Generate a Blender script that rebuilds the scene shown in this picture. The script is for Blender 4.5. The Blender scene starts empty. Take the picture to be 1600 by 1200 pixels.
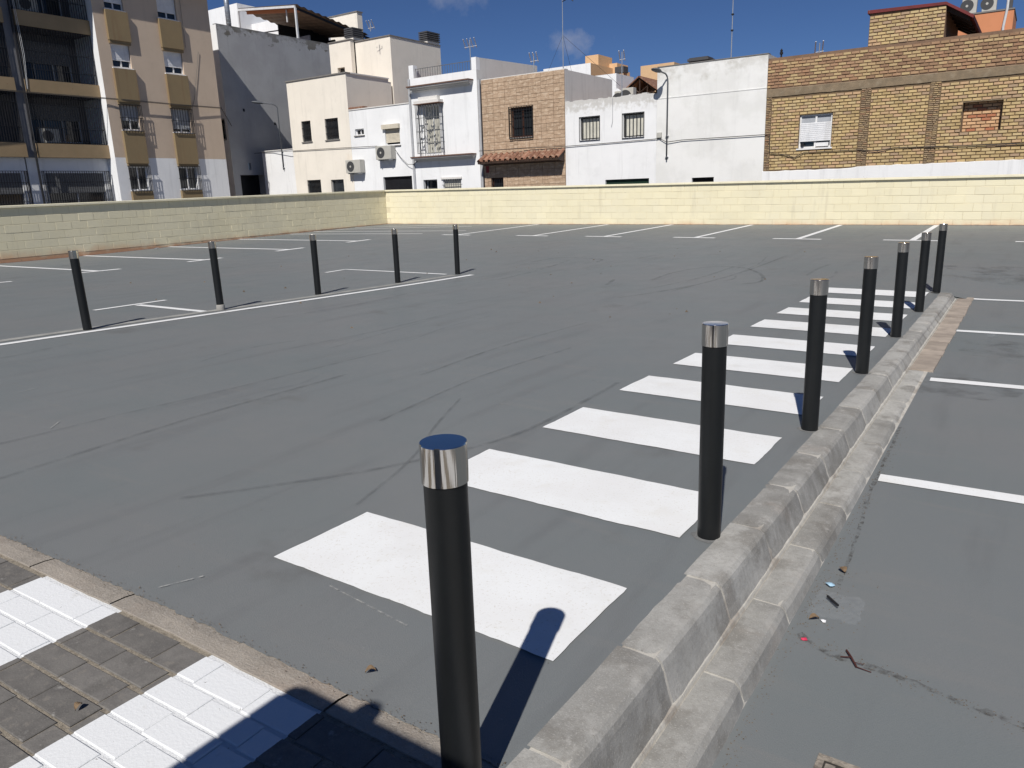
import bpy, math, random
from mathutils import Vector, Matrix, noise as mnoise
R = math.radians
random.seed(7)
scene = bpy.context.scene
COL = scene.collection

# ------------------------------------------------------------------ camera, sky, sun, exposure
EYE = 1.244
cd = bpy.data.cameras.new('camera'); cam = bpy.data.objects.new('camera', cd); COL.objects.link(cam)
cd.sensor_width = 36.0; cd.lens = 26.594; cd.clip_start = 0.05; cd.clip_end = 2000
_r = Vector((0.828325, 0.559318, -0.032257)); _u = Vector((-0.112348, 0.222238, 0.968498)); _f = Vector((-0.548867, 0.798607, -0.246923))
m = Matrix((_r, _u, -_f)).transposed().to_4x4(); m.translation = (0, 0, EYE)
cam.matrix_world = m
scene.camera = cam

SUN_AZ, SUN_EL = R(17.0), R(47.0)          # shadows run along +Y, turned towards -X by SUN_AZ
sd = bpy.data.lights.new('sun', 'SUN'); sd.energy = 5.0; sd.angle = R(0.53); sd.color = (1.0, 0.955, 0.89)
sun = bpy.data.objects.new('sun', sd); COL.objects.link(sun)
_d = Vector((-math.sin(SUN_AZ)*math.cos(SUN_EL), math.cos(SUN_AZ)*math.cos(SUN_EL), -math.sin(SUN_EL)))
sun.rotation_euler = _d.to_track_quat('-Z', 'Y').to_euler(); sun.location = (5, -10, 20)

world = bpy.data.worlds.new('World'); scene.world = world; world.use_nodes = True
wn, wl = world.node_tree.nodes, world.node_tree.links
wn.clear()
w_out = wn.new('ShaderNodeOutputWorld'); w_bg = wn.new('ShaderNodeBackground')
sky = wn.new('ShaderNodeTexSky'); sky.sky_type = 'NISHITA'; sky.sun_disc = False
sky.sun_elevation = SUN_EL; sky.sun_rotation = math.pi - SUN_AZ
sky.altitude = 1500; sky.air_density = 0.8; sky.dust_density = 0.0; sky.ozone_density = 4.0
w_bg.inputs[1].default_value = 0.055
w_tint = wn.new('ShaderNodeMix'); w_tint.data_type = 'RGBA'; w_tint.blend_type = 'MULTIPLY'
w_tint.inputs[0].default_value = 1.0; w_tint.inputs[7].default_value = (0.62, 0.76, 1.0, 1)
wl.new(sky.outputs[0], w_tint.inputs[6])
# a few thin scattered clouds over the whole sky
tc = wn.new('ShaderNodeTexCoord')
def cloud(direction, size, seed):
    """soft mask round one direction, broken by noise"""
    d = Vector(direction).normalized()
    dot = wn.new('ShaderNodeVectorMath'); dot.operation = 'SUBTRACT'; dot.inputs[1].default_value = d
    wl.new(tc.outputs['Generated'], dot.inputs[0])
    sc = wn.new('ShaderNodeVectorMath'); sc.operation = 'MULTIPLY'; sc.inputs[1].default_value = (1/size, 1/size, 2.2/size)
    wl.new(dot.outputs[0], sc.inputs[0])
    ln = wn.new('ShaderNodeVectorMath'); ln.operation = 'LENGTH'; wl.new(sc.outputs[0], ln.inputs[0])
    nz = wn.new('ShaderNodeTexNoise'); nz.inputs['Scale'].default_value = 1.6/size; nz.inputs['Detail'].default_value = 6
    nz.inputs['Roughness'].default_value = 0.6
    mp = wn.new('ShaderNodeVectorMath'); mp.operation = 'ADD'; mp.inputs[1].default_value = (seed, seed*2.0, 0)
    wl.new(tc.outputs['Generated'], mp.inputs[0]); wl.new(mp.outputs[0], nz.inputs['Vector'])
    a = wn.new('ShaderNodeMath'); a.operation = 'MULTIPLY_ADD'; a.inputs[1].default_value = 2.4; a.inputs[2].default_value = -0.75
    wl.new(nz.outputs[0], a.inputs[0])
    s = wn.new('ShaderNodeMath'); s.operation = 'SUBTRACT'; wl.new(a.outputs[0], s.inputs[0]); wl.new(ln.outputs[1], s.inputs[1])
    s2 = wn.new('ShaderNodeMath'); s2.operation = 'MULTIPLY'; s2.use_clamp = True; s2.inputs[1].default_value = 1.5
    wl.new(s.outputs[0], s2.inputs[0])
    return s2.outputs[0]
def pix_dir(x, y):
    return (_r*((x-800)/1181.96) + _u*(-(y-600)/1181.96) + _f).normalized()
masks = [cloud(pix_dir(893, 60), 0.068, 3.1), cloud(pix_dir(705, -8), 0.12, 5.7), cloud((0.7, 0.5, 0.45), 0.2, 8.2), cloud((-0.8, -0.4, 0.5), 0.25, 1.2)]
acc = masks[0]
for mk in masks[1:]:
    ad = wn.new('ShaderNodeMath'); ad.operation = 'MAXIMUM'; wl.new(acc, ad.inputs[0]); wl.new(mk, ad.inputs[1]); acc = ad.outputs[0]
sc_ = wn.new('ShaderNodeMath'); sc_.operation = 'MULTIPLY'; sc_.inputs[1].default_value = 0.55; wl.new(acc, sc_.inputs[0])
w_mix = wn.new('ShaderNodeMix'); w_mix.data_type = 'RGBA'
wl.new(sc_.outputs[0], w_mix.inputs[0]); wl.new(w_tint.outputs[2], w_mix.inputs[6]); w_mix.inputs[7].default_value = (6.2, 6.6, 8.2, 1)
wl.new(w_mix.outputs[2], w_bg.inputs[0]); wl.new(w_bg.outputs[0], w_out.inputs[0])

vs = scene.view_settings
vs.view_transform = 'Standard'; vs.look = 'None'; vs.gamma = 1.0; vs.use_curve_mapping = False; vs.exposure = 0.0

# ------------------------------------------------------------------ materials
def rgb(c): return (c[0], c[1], c[2], 1.0)
def surf(name, c1, c2=None, scale=2.0, rough=0.8, bump=0.15, bscale=40.0, layers=(), metallic=0.0, rand=0.0, island=False, spec=0.3, stretch=(1, 1, 1), detail=5):
    """noise-mixed base colour plus stain layers; all in world position so that neighbouring objects differ.
    layers: (kind, colour, noise scale, threshold, softness, strength[, stretch or z-range])"""
    mt = bpy.data.materials.new(name); mt.use_nodes = True
    n, l = mt.node_tree.nodes, mt.node_tree.links
    b = n['Principled BSDF']
    b.inputs['Roughness'].default_value = rough; b.inputs['Metallic'].default_value = metallic
    b.inputs['Specular IOR Level'].default_value = spec
    geo = n.new('ShaderNodeNewGeometry')
    def pos(st):
        if tuple(st) == (1, 1, 1): return geo.outputs['Position']
        v = n.new('ShaderNodeVectorMath'); v.operation = 'MULTIPLY'; v.inputs[1].default_value = st
        l.new(geo.outputs['Position'], v.inputs[0]); return v.outputs[0]
    def nz(sc, st=(1, 1, 1), dt=5, rg=0.55):
        t = n.new('ShaderNodeTexNoise'); t.inputs['Scale'].default_value = sc; t.inputs['Detail'].default_value = dt; t.inputs['Roughness'].default_value = rg
        l.new(pos(st), t.inputs['Vector']); return t.outputs[0]
    def ramp(src, lo, hi):
        r = n.new('ShaderNodeMapRange'); r.interpolation_type = 'SMOOTHSTEP'
        r.inputs['From Min'].default_value = lo; r.inputs['From Max'].default_value = hi
        l.new(src, r.inputs['Value']); return r.outputs[0]
    def math_(op, a, c):
        t = n.new('ShaderNodeMath'); t.operation = op
        for i, x in enumerate((a, c)):
            if isinstance(x, (int, float)): t.inputs[i].default_value = x
            else: l.new(x, t.inputs[i])
        return t.outputs[0]
    def mix(fac, a, c, mode='MIX'):
        t = n.new('ShaderNodeMix'); t.data_type = 'RGBA'; t.blend_type = mode
        if isinstance(fac, (int, float)): t.inputs[0].default_value = fac
        else: l.new(fac, t.inputs[0])
        for i, x in ((6, a), (7, c)):
            if isinstance(x, tuple): t.inputs[i].default_value = rgb(x)
            else: l.new(x, t.inputs[i])
        return t.outputs[2]
    c2 = c2 or tuple(x*0.86 for x in c1)
    col = mix(ramp(nz(scale, stretch, detail), 0.3, 0.7), c1, c2)
    if rand:
        oi = n.new('ShaderNodeObjectInfo')
        rv = math_('FRACT', math_('ADD', oi.outputs['Random'], geo.outputs['Random Per Island'] if island else 0.0), 0.0)
        k = math_('ADD', math_('MULTIPLY', rv, rand), 1.0 - rand*0.6)
        cc = n.new('ShaderNodeCombineXYZ')
        for i in range(3): l.new(k, cc.inputs[i])
        col = mix(1.0, col, cc.outputs[0], 'MULTIPLY')
    for ly in layers:
        kind, c, sc, th, sf, stg = ly[:6]
        if kind == 'blotch': f = ramp(nz(sc, ly[6] if len(ly) > 6 else (1, 1, 1), 6, 0.62), th-sf, th+sf)
        elif kind == 'top' or kind == 'base':             # stain bound to a height range, ragged by noise
            z0, z1 = ly[6]
            sx = n.new('ShaderNodeSeparateXYZ'); l.new(geo.outputs['Position'], sx.inputs[0])
            g = n.new('ShaderNodeMapRange'); g.inputs['From Min'].default_value = z0; g.inputs['From Max'].default_value = z1
            l.new(sx.outputs[2], g.inputs['Value'])
            f = ramp(math_('MULTIPLY', g.outputs[0], math_('MULTIPLY', nz(sc, ly[7] if len(ly) > 7 else (1, 1, 1), 5), 2.0)), th-sf, th+sf)
        elif kind == 'islandmix':                           # some pieces have another colour
            oi2 = n.new('ShaderNodeObjectInfo')
            w = n.new('ShaderNodeTexWhiteNoise'); w.noise_dimensions = '1D'
            l.new(math_('ADD', math_('MULTIPLY', oi2.outputs['Random'], 7.31), math_('MULTIPLY', geo.outputs['Random Per Island'], 5.17)), w.inputs['W'])
            f = ramp(w.outputs[0], th-sf, th+sf)
        elif kind == 'stripe_u':                            # painted bands across the paving
            sx = n.new('ShaderNodeSeparateXYZ'); l.new(geo.outputs['Position'], sx.inputs[0])
            p = math_('FRACT', math_('DIVIDE', math_('ADD', sx.outputs[0], 20*sc + 1.80 + 0.0), sc), 0.0)
            f = math_('LESS_THAN', math_('ADD', p, math_('MULTIPLY', math_('SUBTRACT', nz(60), 0.5), 0.006)), th)
            f = math_('MULTIPLY', f, math_('LESS_THAN', sx.outputs[1], 1.075))
            wear = ramp(nz(38, (1, 1, 1), 4, 0.7), 0.27, 0.33)
            f = math_('MULTIPLY', f, wear)
        col = mix(math_('MULTIPLY', f, stg), col, c)
    l.new(col, b.inputs['Base Color'])
    if bump:
        bp = n.new('ShaderNodeBump'); bp.inputs['Strength'].default_value = bump; bp.inputs['Distance'].default_value = 0.02
        l.new(nz(bscale, (1, 1, 1), 6, 0.65), bp.inputs['Height']); l.new(bp.outputs[0], b.inputs['Normal'])
    if rough < 0.95:
        rr = n.new('ShaderNodeMapRange'); rr.inputs['To Min'].default_value = max(0.02, rough-0.08); rr.inputs['To Max'].default_value = min(1, rough+0.08)
        l.new(nz(scale*5), rr.inputs['Value']); l.new(rr.outputs[0], b.inputs['Roughness'])
    return mt

M = {}
ASPH_LAYERS = [('blotch', (0.185, 0.183, 0.182), 0.35, 0.52, 0.12, 0.45), ('blotch', (0.142, 0.165, 0.168), 0.9, 0.55, 0.12, 0.4),
               ('blotch', (0.118, 0.122, 0.125), 2.2, 0.60, 0.10, 0.35, (2.2, 0.25, 1)), ('blotch', (0.19, 0.19, 0.185), 3.0, 0.64, 0.08, 0.4, (0.35, 2.6, 1)),
               ('blotch', (0.13, 0.145, 0.148), 230, 0.58, 0.10, 0.35), ('blotch', (0.105, 0.105, 0.10), 1.1, 0.66, 0.05, 0.4), ('blotch', (0.30, 0.29, 0.27), 55, 0.725, 0.02, 0.6), ('blotch', (0.33, 0.33, 0.32), 170, 0.715, 0.02, 0.5), ('blotch', (0.08, 0.08, 0.075), 34, 0.75, 0.02, 0.5)]
M['asphalt'] = surf('grey_coated_asphalt', (0.166, 0.179, 0.183), (0.158, 0.171, 0.175), 0.5, 0.54, 0.20, 240, ASPH_LAYERS, spec=0.45)
M['paint'] = surf('white_road_paint', (0.77, 0.785, 0.79), (0.73, 0.735, 0.735), 3, 0.6, 0.12, 240,
                  [('blotch', (0.66, 0.645, 0.60), 5.5, 0.63, 0.10, 0.4), ('blotch', (0.55, 0.52, 0.46), 95, 0.62, 0.05, 0.5), ('blotch', (0.40, 0.37, 0.32), 150, 0.68, 0.03, 0.7), ('blotch', (0.25, 0.25, 0.24), 30, 0.75, 0.015, 0.7), ('blotch', (0.60, 0.60, 0.59), 1.6, 0.6, 0.1, 0.4)])
M['old_paint'] = surf('faded_grey_line', (0.33, 0.33, 0.31), (0.24, 0.24, 0.23), 6, 0.7, 0.1, 200)
M['concrete'] = surf('grey_kerb_concrete', (0.355, 0.35, 0.332), (0.29, 0.285, 0.27), 7, 0.88, 0.22, 150,
                     [('blotch', (0.43, 0.42, 0.40), 9, 0.58, 0.12, 0.4, (1, 1, 0.5)), ('blotch', (0.15, 0.14, 0.125), 5, 0.58, 0.08, 0.6), ('blotch', (0.33, 0.28, 0.24), 3, 0.64, 0.08, 0.4), ('blotch', (0.12, 0.115, 0.105), 2.6, 0.62, 0.06, 0.45), ('blotch', (0.47, 0.46, 0.44), 18, 0.64, 0.08, 0.4, (1, 1, .3)), ('blotch', (0.22, 0.21, 0.19), 60, 0.55, 0.12, 0.35), ('blotch', (0.50, 0.49, 0.46), 210, 0.62, 0.08, 0.5), ('blotch', (0.19, 0.18, 0.16), 260, 0.62, 0.08, 0.45),
                      ('blotch', (0.11, 0.10, 0.09), 70, 0.69, 0.03, 0.6), ('blotch', (0.5, 0.48, 0.44), 120, 0.70, 0.03, 0.5)], rand=0.42)
M['edging'] = surf('pinkish_edging_concrete', (0.345, 0.308, 0.265), (0.275, 0.248, 0.215), 6, 0.9, 0.4, 150,
                   [('blotch', (0.37, 0.30, 0.245), 3, 0.58, 0.1, 0.5), ('blotch', (0.2, 0.18, 0.155), 14, 0.62, 0.08, 0.5), ('blotch', (0.44, 0.41, 0.37), 70, 0.58, 0.1, 0.35), ('blotch', (0.47, 0.44, 0.4), 240, 0.62, 0.07, 0.5), ('blotch', (0.15, 0.135, 0.12), 200, 0.63, 0.06, 0.5), ('blotch', (0.12, 0.11, 0.1), 90, 0.68, 0.03, 0.6)], rand=0.12)
M['gutter'] = surf('tan_gutter_concrete', (0.40, 0.34, 0.285), (0.31, 0.265, 0.225), 8, 0.9, 0.35, 130,
                   [('blotch', (0.22, 0.19, 0.165), 6, 0.6, 0.1, 0.6)], rand=0.3)
M['mortar'] = surf('pale_mortar', (0.50, 0.48, 0.435), (0.42, 0.40, 0.36), 20, 0.95, 0.3, 200, [('blotch', (0.24, 0.20, 0.165), 5, 0.60, 0.08, 0.6)])
STRIPE = ('stripe_u', (0.68, 0.695, 0.71), 0.905, 0.50, 0, 1.0)
M['paver'] = surf('dark_paver', (0.165, 0.157, 0.147), (0.125, 0.119, 0.113), 14, 0.88, 0.16, 110,
                  [('blotch', (0.22, 0.2, 0.175), 26, 0.62, 0.06, 0.5), ('blotch', (0.09, 0.085, 0.08), 9, 0.62, 0.06, 0.5), ('blotch', (0.23, 0.215, 0.2), 230, 0.62, 0.07, 0.55), ('blotch', (0.09, 0.086, 0.08), 190, 0.62, 0.07, 0.5), STRIPE, ('blotch', (0.50, 0.49, 0.46), 14, 0.66, 0.05, 0.35), ('blotch', (0.22, 0.2, 0.17), 120, 0.72, 0.02, 0.6)], rand=0.25)
M['joint'] = surf('sandy_paver_joint', (0.30, 0.265, 0.215), (0.2, 0.175, 0.14), 60, 0.95, 0.45, 170, [('blotch', (0.09, 0.08, 0.065), 110, 0.6, 0.05, 0.7), STRIPE])
STREAK_W = ('blotch', (0.50, 0.45, 0.33), 2.4, 0.63, 0.08, 0.35, (2.2, 2.2, 0.25))
def wallpaint(name, base, pale, dark, zr=(0.40, -0.10)):
    return surf(name, base, pale, 1.2, 0.85, 0.25, 70,
                [('base', (0.62, 0.33, 0.17), 2.2, 0.62, 0.35, 0.62, zr), ('blotch', dark, 7, 0.68, 0.06, 0.35), STREAK_W, ('blotch', tuple(x*.82 for x in base), 0.7, 0.6, 0.12, 0.35)], rand=0.055)
M['cream_block'] = wallpaint('cream_painted_block', (0.745, 0.685, 0.485), (0.725, 0.672, 0.495), (0.6, 0.5, 0.32))
M['cream_joint'] = surf('cream_painted_joint', (0.58, 0.52, 0.37), (0.71, 0.65, 0.48), 2.0, 0.9, 0.3, 90, [('base', (0.45, 0.22, 0.12), 2.2, 0.62, 0.3, 0.8, (0.36, -0.06)), ('blotch', (0.28, 0.24, 0.17), 6, 0.66, 0.04, 0.8)])
M['cream_cap'] = surf('cream_painted_coping', (0.79, 0.735, 0.545), (0.72, 0.67, 0.50), 3, 0.85, 0.2, 80, [('blotch', (0.45, 0.41, 0.3), 8, 0.66, 0.06, 0.5)], rand=0.08)
M['red_dirt'] = surf('reddish_soil', (0.24, 0.12, 0.075), (0.13, 0.08, 0.06), 14, 0.95, 0.8, 90, [('blotch', (0.35, 0.28, 0.2), 40, 0.6, 0.06, 0.6)])
M['post'] = surf('anthracite_post_paint', (0.0095, 0.0105, 0.011), (0.008, 0.0088, 0.0092), 5, 0.42, 0.04, 220, [('blotch', (0.22, 0.21, 0.19), 60, 0.745, 0.012, 0.6), ('blotch', (0.02, 0.02, 0.02), 8, 0.65, 0.1, 0.25)], spec=0.32)
M['post_foot'] = surf('grey_cement_collar', (0.3, 0.29, 0.27), None, 12, 0.9, 0.3, 90)
def steel():
    mt = bpy.data.materials.new('polished_steel'); mt.use_nodes = True
    n, l = mt.node_tree.nodes, mt.node_tree.links; b = n['Principled BSDF']
    b.inputs['Metallic'].default_value = 1; b.inputs['Base Color'].default_value = (0.60, 0.575, 0.54, 1); b.inputs['Roughness'].default_value = 0.09
    t = n.new('ShaderNodeTexCoord'); mp = n.new('ShaderNodeMapping'); mp.inputs['Scale'].default_value = (60, 60, 1.5)
    z = n.new('ShaderNodeTexNoise'); z.inputs['Scale'].default_value = 3; z.inputs['Detail'].default_value = 2
    l.new(t.outputs['Object'], mp.inputs['Vector']); l.new(mp.outputs[0], z.inputs['Vector'])
    bp = n.new('ShaderNodeBump'); bp.inputs['Strength'].default_value = 0.16; bp.inputs['Distance'].default_value = 0.003
    l.new(z.outputs[0], bp.inputs['Height'])
    ge = n.new('ShaderNodeNewGeometry'); sp = n.new('ShaderNodeSeparateXYZ'); l.new(ge.outputs['Normal'], sp.inputs[0])
    inv = n.new('ShaderNodeMath'); inv.operation = 'MULTIPLY_ADD'; inv.inputs[1].default_value = -0.16; inv.inputs[2].default_value = 0.16
    l.new(sp.outputs[2], inv.inputs[0]); l.new(inv.outputs[0], bp.inputs['Strength'])
    l.new(bp.outputs[0], b.inputs['Normal'])
    return mt
M['steel'] = steel()
M['patch'] = surf('grey_mortar_patch', (0.20, 0.20, 0.195), (0.145, 0.15, 0.15), 18, 0.9, 0.4, 120)
STREAK = lambda c, s=0.5, th=0.62: ('blotch', c, 3.0, th, 0.10, s, (1.6, 1.6, 0.12))
def plaster(name, c, dark=0.6, extra=()):
    return surf(name, c, tuple(x*0.94 for x in c), 0.9, 0.9, 0.18, 55, [STREAK(tuple(x*dark for x in c), 0.35), ('blotch', tuple(x*0.8 for x in c), 2.2, 0.64, 0.1, 0.35)] + list(extra))
M['white_wall'] = plaster('white_plaster', (0.80, 0.81, 0.82), 0.7)
M['white_wall_worn'] = plaster('worn_white_plaster', (0.78, 0.785, 0.79), 0.6, [('top', (0.40, 0.38, 0.34), 5, 0.62, 0.18, 0.6, (3.6, 4.75)), ('blotch', (0.45, 0.43, 0.4), 11, 0.70, 0.03, 0.6)])
M['blank_wall'] = plaster('off_white_plaster', (0.72, 0.72, 0.70), 0.75, [('top', (0.36, 0.34, 0.29), 3.2, 0.78, 0.22, 0.6, (4.0, 5.6)), ('blotch', (0.80, 0.80, 0.79), 0.7, 0.5, 0.08, 0.5)])
M['cream_wall'] = plaster('cream_plaster', (0.79, 0.74, 0.655), 0.75, [('blotch', (0.62, 0.52, 0.40), 0.8, 0.66, 0.06, 0.5, (1, 1, .5))])
M['grey_wall'] = plaster('weathered_dimmed_plaster', (0.40, 0.405, 0.415), 0.75, [('top', (0.13, 0.12, 0.10), 1.1, 0.93, 0.03, 0.9, (7.6, 10.2), (1, 1.0, 1.8)), ('top', (0.22, 0.215, 0.2), 3.5, 0.85, 0.15, 0.55, (8.6, 10.2), (1, 1.2, 1.2)), ('blotch', (0.30, 0.30, 0.31), 0.7, 0.5, 0.15, 0.5)])  # grey holds weathering plus the dimness of grazing sun on white paint
M['tan_wall'] = plaster('tan_render', (0.56, 0.45, 0.35), 0.85)
M['ochre'] = surf('ochre_panel_paint', (0.25, 0.187, 0.105), (0.232, 0.175, 0.10), 1.5, 0.85, 0.15, 80, [STREAK((0.2, 0.125, 0.07), 0.5, 0.60)])
M['parapet'] = surf('ochre_parapet_paint', (0.31, 0.227, 0.135), (0.275, 0.205, 0.12), 2, 0.85, 0.15, 80, [('blotch', (0.18, 0.07, 0.035), 9, 0.67, 0.03, 0.8), STREAK((0.3, 0.2, 0.11), 0.4)])
M['recess'] = plaster('shaded_loggia_plaster', (0.12, 0.118, 0.125), 0.6)  # shade inside the loggias is put into this dark colour
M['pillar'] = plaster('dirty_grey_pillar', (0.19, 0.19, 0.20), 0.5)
M['brick'] = surf('yellow_brick', (0.54, 0.405, 0.205), (0.45, 0.325, 0.16), 5, 0.9, 0.3, 60, [('islandmix', (0.52, 0.34, 0.21), 0, 0.70, 0.05, 0.75), ('islandmix', (0.34, 0.25, 0.17), 0, 0.90, 0.02, 0.7), ('islandmix', (0.58, 0.46, 0.26), 0, 0.16, -0.05, 0.5), ('blotch', (0.30, 0.225, 0.15), 1.3, 0.62, 0.08, 0.45), ('blotch', (0.2, 0.15, 0.1), 9, 0.66, 0.05, 0.5)], rand=0.30, island=True)
M['brick_mixed'] = surf('mixed_red_brick', (0.37, 0.235, 0.14), (0.31, 0.19, 0.115), 3, 0.9, 0.3, 60, [('islandmix', (0.48, 0.36, 0.19), 0, 0.55, 0.1, 0.9), ('islandmix', (0.28, 0.17, 0.10), 0, 0.9, 0.03, 0.8), ('blotch', (0.42, 0.19, 0.11), 1.2, 0.6, 0.1, 0.4)], rand=0.35, island=True)
M['brick_pink'] = surf('salmon_infill_brick', (0.62, 0.40, 0.23), (0.58, 0.35, 0.19), 5, 0.9, 0.3, 60, [('islandmix', (0.40, 0.15, 0.08), 0, 0.8, 0.02, 0.9)], rand=0.2, island=True)
M['brick_rough'] = surf('rough_pilaster_brick', (0.36, 0.27, 0.17), (0.27, 0.19, 0.125), 6, 0.95, 0.5, 40, [('islandmix', (0.45, 0.33, 0.18), 0, 0.7, 0.1, 0.8), ('islandmix', (0.33, 0.19, 0.12), 0, 0.9, 0.02, 0.8)], rand=0.4, island=True)
M['brick_mortar'] = surf('dark_brick_mortar', (0.18, 0.125, 0.072), (0.125, 0.088, 0.055), 8, 0.95, 0.6, 60, [('blotch', (0.28, 0.22, 0.15), 14, 0.63, 0.06, 0.6)])
M['mortar_red'] = surf('reddish_brick_mortar', (0.17, 0.105, 0.07), (0.22, 0.145, 0.095), 5, 0.95, 0.6, 60)
M['ring_beam'] = surf('rough_concrete_beam', (0.25, 0.19, 0.125), (0.18, 0.14, 0.095), 3, 0.95, 0.5, 30, [('blotch', (0.31, 0.26, 0.19), 4, 0.6, 0.1, 0.5)])
M['stone'] = surf('tan_stone_cladding', (0.47, 0.345, 0.24), (0.38, 0.27, 0.185), 6, 0.85, 0.5, 22, [('blotch', (0.58, 0.46, 0.34), 4, 0.56, 0.06, 0.7, (1, 1, 2.2)), ('blotch', (0.30, 0.205, 0.14), 5, 0.6, 0.05, 0.6, (1.2, 1, 2.6))], rand=0.14)
M['stone_joint'] = surf('stone_joint', (0.27, 0.19, 0.135), None, 5, 0.95, 0.2, 50)
M['clay'] = surf('clay_roof_tile', (0.27, 0.135, 0.085), (0.19, 0.095, 0.065), 8, 0.85, 0.3, 60, [('blotch', (0.40, 0.28, 0.20), 7, 0.58, 0.08, 0.6)], rand=0.5)
M['dark_wood'] = surf('dark_brown_wood', (0.06, 0.035, 0.025), (0.04, 0.025, 0.018), 6, 0.6, 0.1, 60)
M['red_roof'] = surf('red_sheet_roof', (0.17, 0.03, 0.03), (0.12, 0.025, 0.025), 4, 0.7, 0.1, 40, [('blotch', (0.4, 0.3, 0.22), 8, 0.66, 0.05, 0.5)])
M['iron'] = surf('black_iron', (0.018, 0.018, 0.02), None, 6, 0.5, 0.05, 80)
M['iron_grey'] = surf('grey_iron', (0.14, 0.145, 0.15), None, 6, 0.5, 0.05, 80)
M['iron_white'] = surf('white_painted_iron', (0.62, 0.63, 0.64), None, 6, 0.5, 0.05, 80)
M['dark'] = surf('dark_interior', (0.012, 0.012, 0.014), None, 3, 0.9, 0.0)
M['garage'] = surf('black_garage_door', (0.014, 0.015, 0.018), (0.01, 0.01, 0.012), 3, 0.5, 0.1, 30)
M['green_door'] = surf('dark_green_door', (0.012, 0.035, 0.022), None, 3, 0.5, 0.1, 30)
M['frame'] = surf('grey_aluminium_frame', (0.42, 0.43, 0.45), None, 4, 0.45, 0.0)
M['white_frame'] = surf('white_window_frame', (0.78, 0.78, 0.78), None, 4, 0.5, 0.0)
M['brown_frame'] = surf('brown_window_frame', (0.085, 0.035, 0.022), None, 4, 0.5, 0.0)
M['shutter'] = surf('white_roller_shutter', (0.74, 0.745, 0.76), (0.66, 0.67, 0.69), 5, 0.6, 0.1, 60, [STREAK((0.45, 0.44, 0.42), 0.4)])
M['shutter_grey'] = surf('grey_roller_shutter', (0.40, 0.42, 0.45), None, 5, 0.6, 0.1, 60)
M['shutter_dim'] = surf('shaded_grey_shutter', (0.17, 0.175, 0.185), None, 5, 0.6, 0.1, 60)  # grey shutter colour darkened to carry the loggia shade
M['shutter_beige'] = surf('beige_roller_shutter', (0.62, 0.57, 0.47), None, 5, 0.6, 0.1, 60)
M['curtain'] = surf('pale_curtain', (0.62, 0.60, 0.52), (0.5, 0.49, 0.43), 3, 0.9, 0.1, 30)
def glass():
    mt = bpy.data.materials.new('dark_window_glass'); mt.use_nodes = True; b = mt.node_tree.nodes['Principled BSDF']
    b.inputs['Base Color'].default_value = (0.02, 0.024, 0.028, 1); b.inputs['Roughness'].default_value = 0.06; b.inputs['Specular IOR Level'].default_value = 0.6
    return mt
M['glass'] = glass()
M['ac'] = surf('off_white_metal', (0.47, 0.46, 0.42), (0.42, 0.41, 0.375), 4, 0.5, 0.05, 40)
M['ac_dark'] = surf('dark_grey_grille', (0.06, 0.062, 0.065), None, 4, 0.6, 0.1, 60)
M['lamp'] = surf('grey_lamp_metal', (0.10, 0.11, 0.125), None, 4, 0.45, 0.05, 60)
M['galv'] = surf('galvanised_metal', (0.42, 0.45, 0.48), (0.36, 0.38, 0.41), 6, 0.4, 0.1, 40, metallic=0.6)
M['cable'] = surf('dark_cable', (0.06, 0.055, 0.05), None, 4, 0.7, 0.0)
M['orange'] = plaster('orange_render', (0.64, 0.43, 0.25), 0.85)
M['terracotta'] = plaster('terracotta_render', (0.60, 0.25, 0.125), 0.85)
M['slab'] = plaster('white_slab', (0.66, 0.645, 0.62), 0.6)
M['brown_edge'] = surf('brown_slab_edge', (0.16, 0.09, 0.065), None, 4, 0.9, 0.2, 50)
M['coping_grey'] = surf('grey_coping', (0.2, 0.19, 0.18), None, 4, 0.9, 0.2, 50)
M['roof_flat'] = surf('flat_roof', (0.33, 0.25, 0.2), None, 2, 0.9, 0.2, 40)
M['corrugated'] = surf('corrugated_underside', (0.22, 0.17, 0.13), (0.16, 0.125, 0.1), 4, 0.7, 0.1, 40)
M['tank'] = surf('grey_plastic', (0.075, 0.075, 0.08), None, 4, 0.6, 0.1, 40)
M['red_sign'] = surf('dark_red_plate', (0.25, 0.03, 0.035), None, 4, 0.6, 0.0)
M['leaf'] = surf('dry_leaf', (0.13, 0.085, 0.05), (0.20, 0.14, 0.085), 60, 0.8, 0.2, 200)
M['twig'] = surf('dry_twig', (0.07, 0.025, 0.02), None, 40, 0.8, 0.2, 100)
M['paper'] = surf('white_scrap', (0.75, 0.76, 0.78), None, 40, 0.7, 0.1, 100)
M['red_scrap'] = surf('red_scrap', (0.6, 0.04, 0.10), None, 40, 0.6, 0.1, 100)
M['blue_scrap'] = surf('pale_blue_scrap', (0.40, 0.60, 0.75), None, 40, 0.6, 0.1, 100)
M['debris'] = surf('loose_dirt', (0.16, 0.12, 0.08), (0.10, 0.08, 0.06), 60, 0.95, 0.4, 200, rand=0.5, island=True)
M['drain'] = surf('rusty_cast_iron', (0.06, 0.055, 0.05), (0.04, 0.036, 0.032), 18, 0.8, 0.5, 80)
M['drain_worn'] = surf('worn_cast_iron', (0.34, 0.30, 0.25), (0.16, 0.14, 0.12), 40, 0.8, 0.5, 80)
M['caster_box'] = surf('grey_caster_paint', (0.3, 0.31, 0.31), None, 3, 0.6, 0.1, 60)
M['street'] = surf('street_asphalt', (0.10, 0.10, 0.105), None, 2, 0.85, 0.3, 120)
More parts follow.
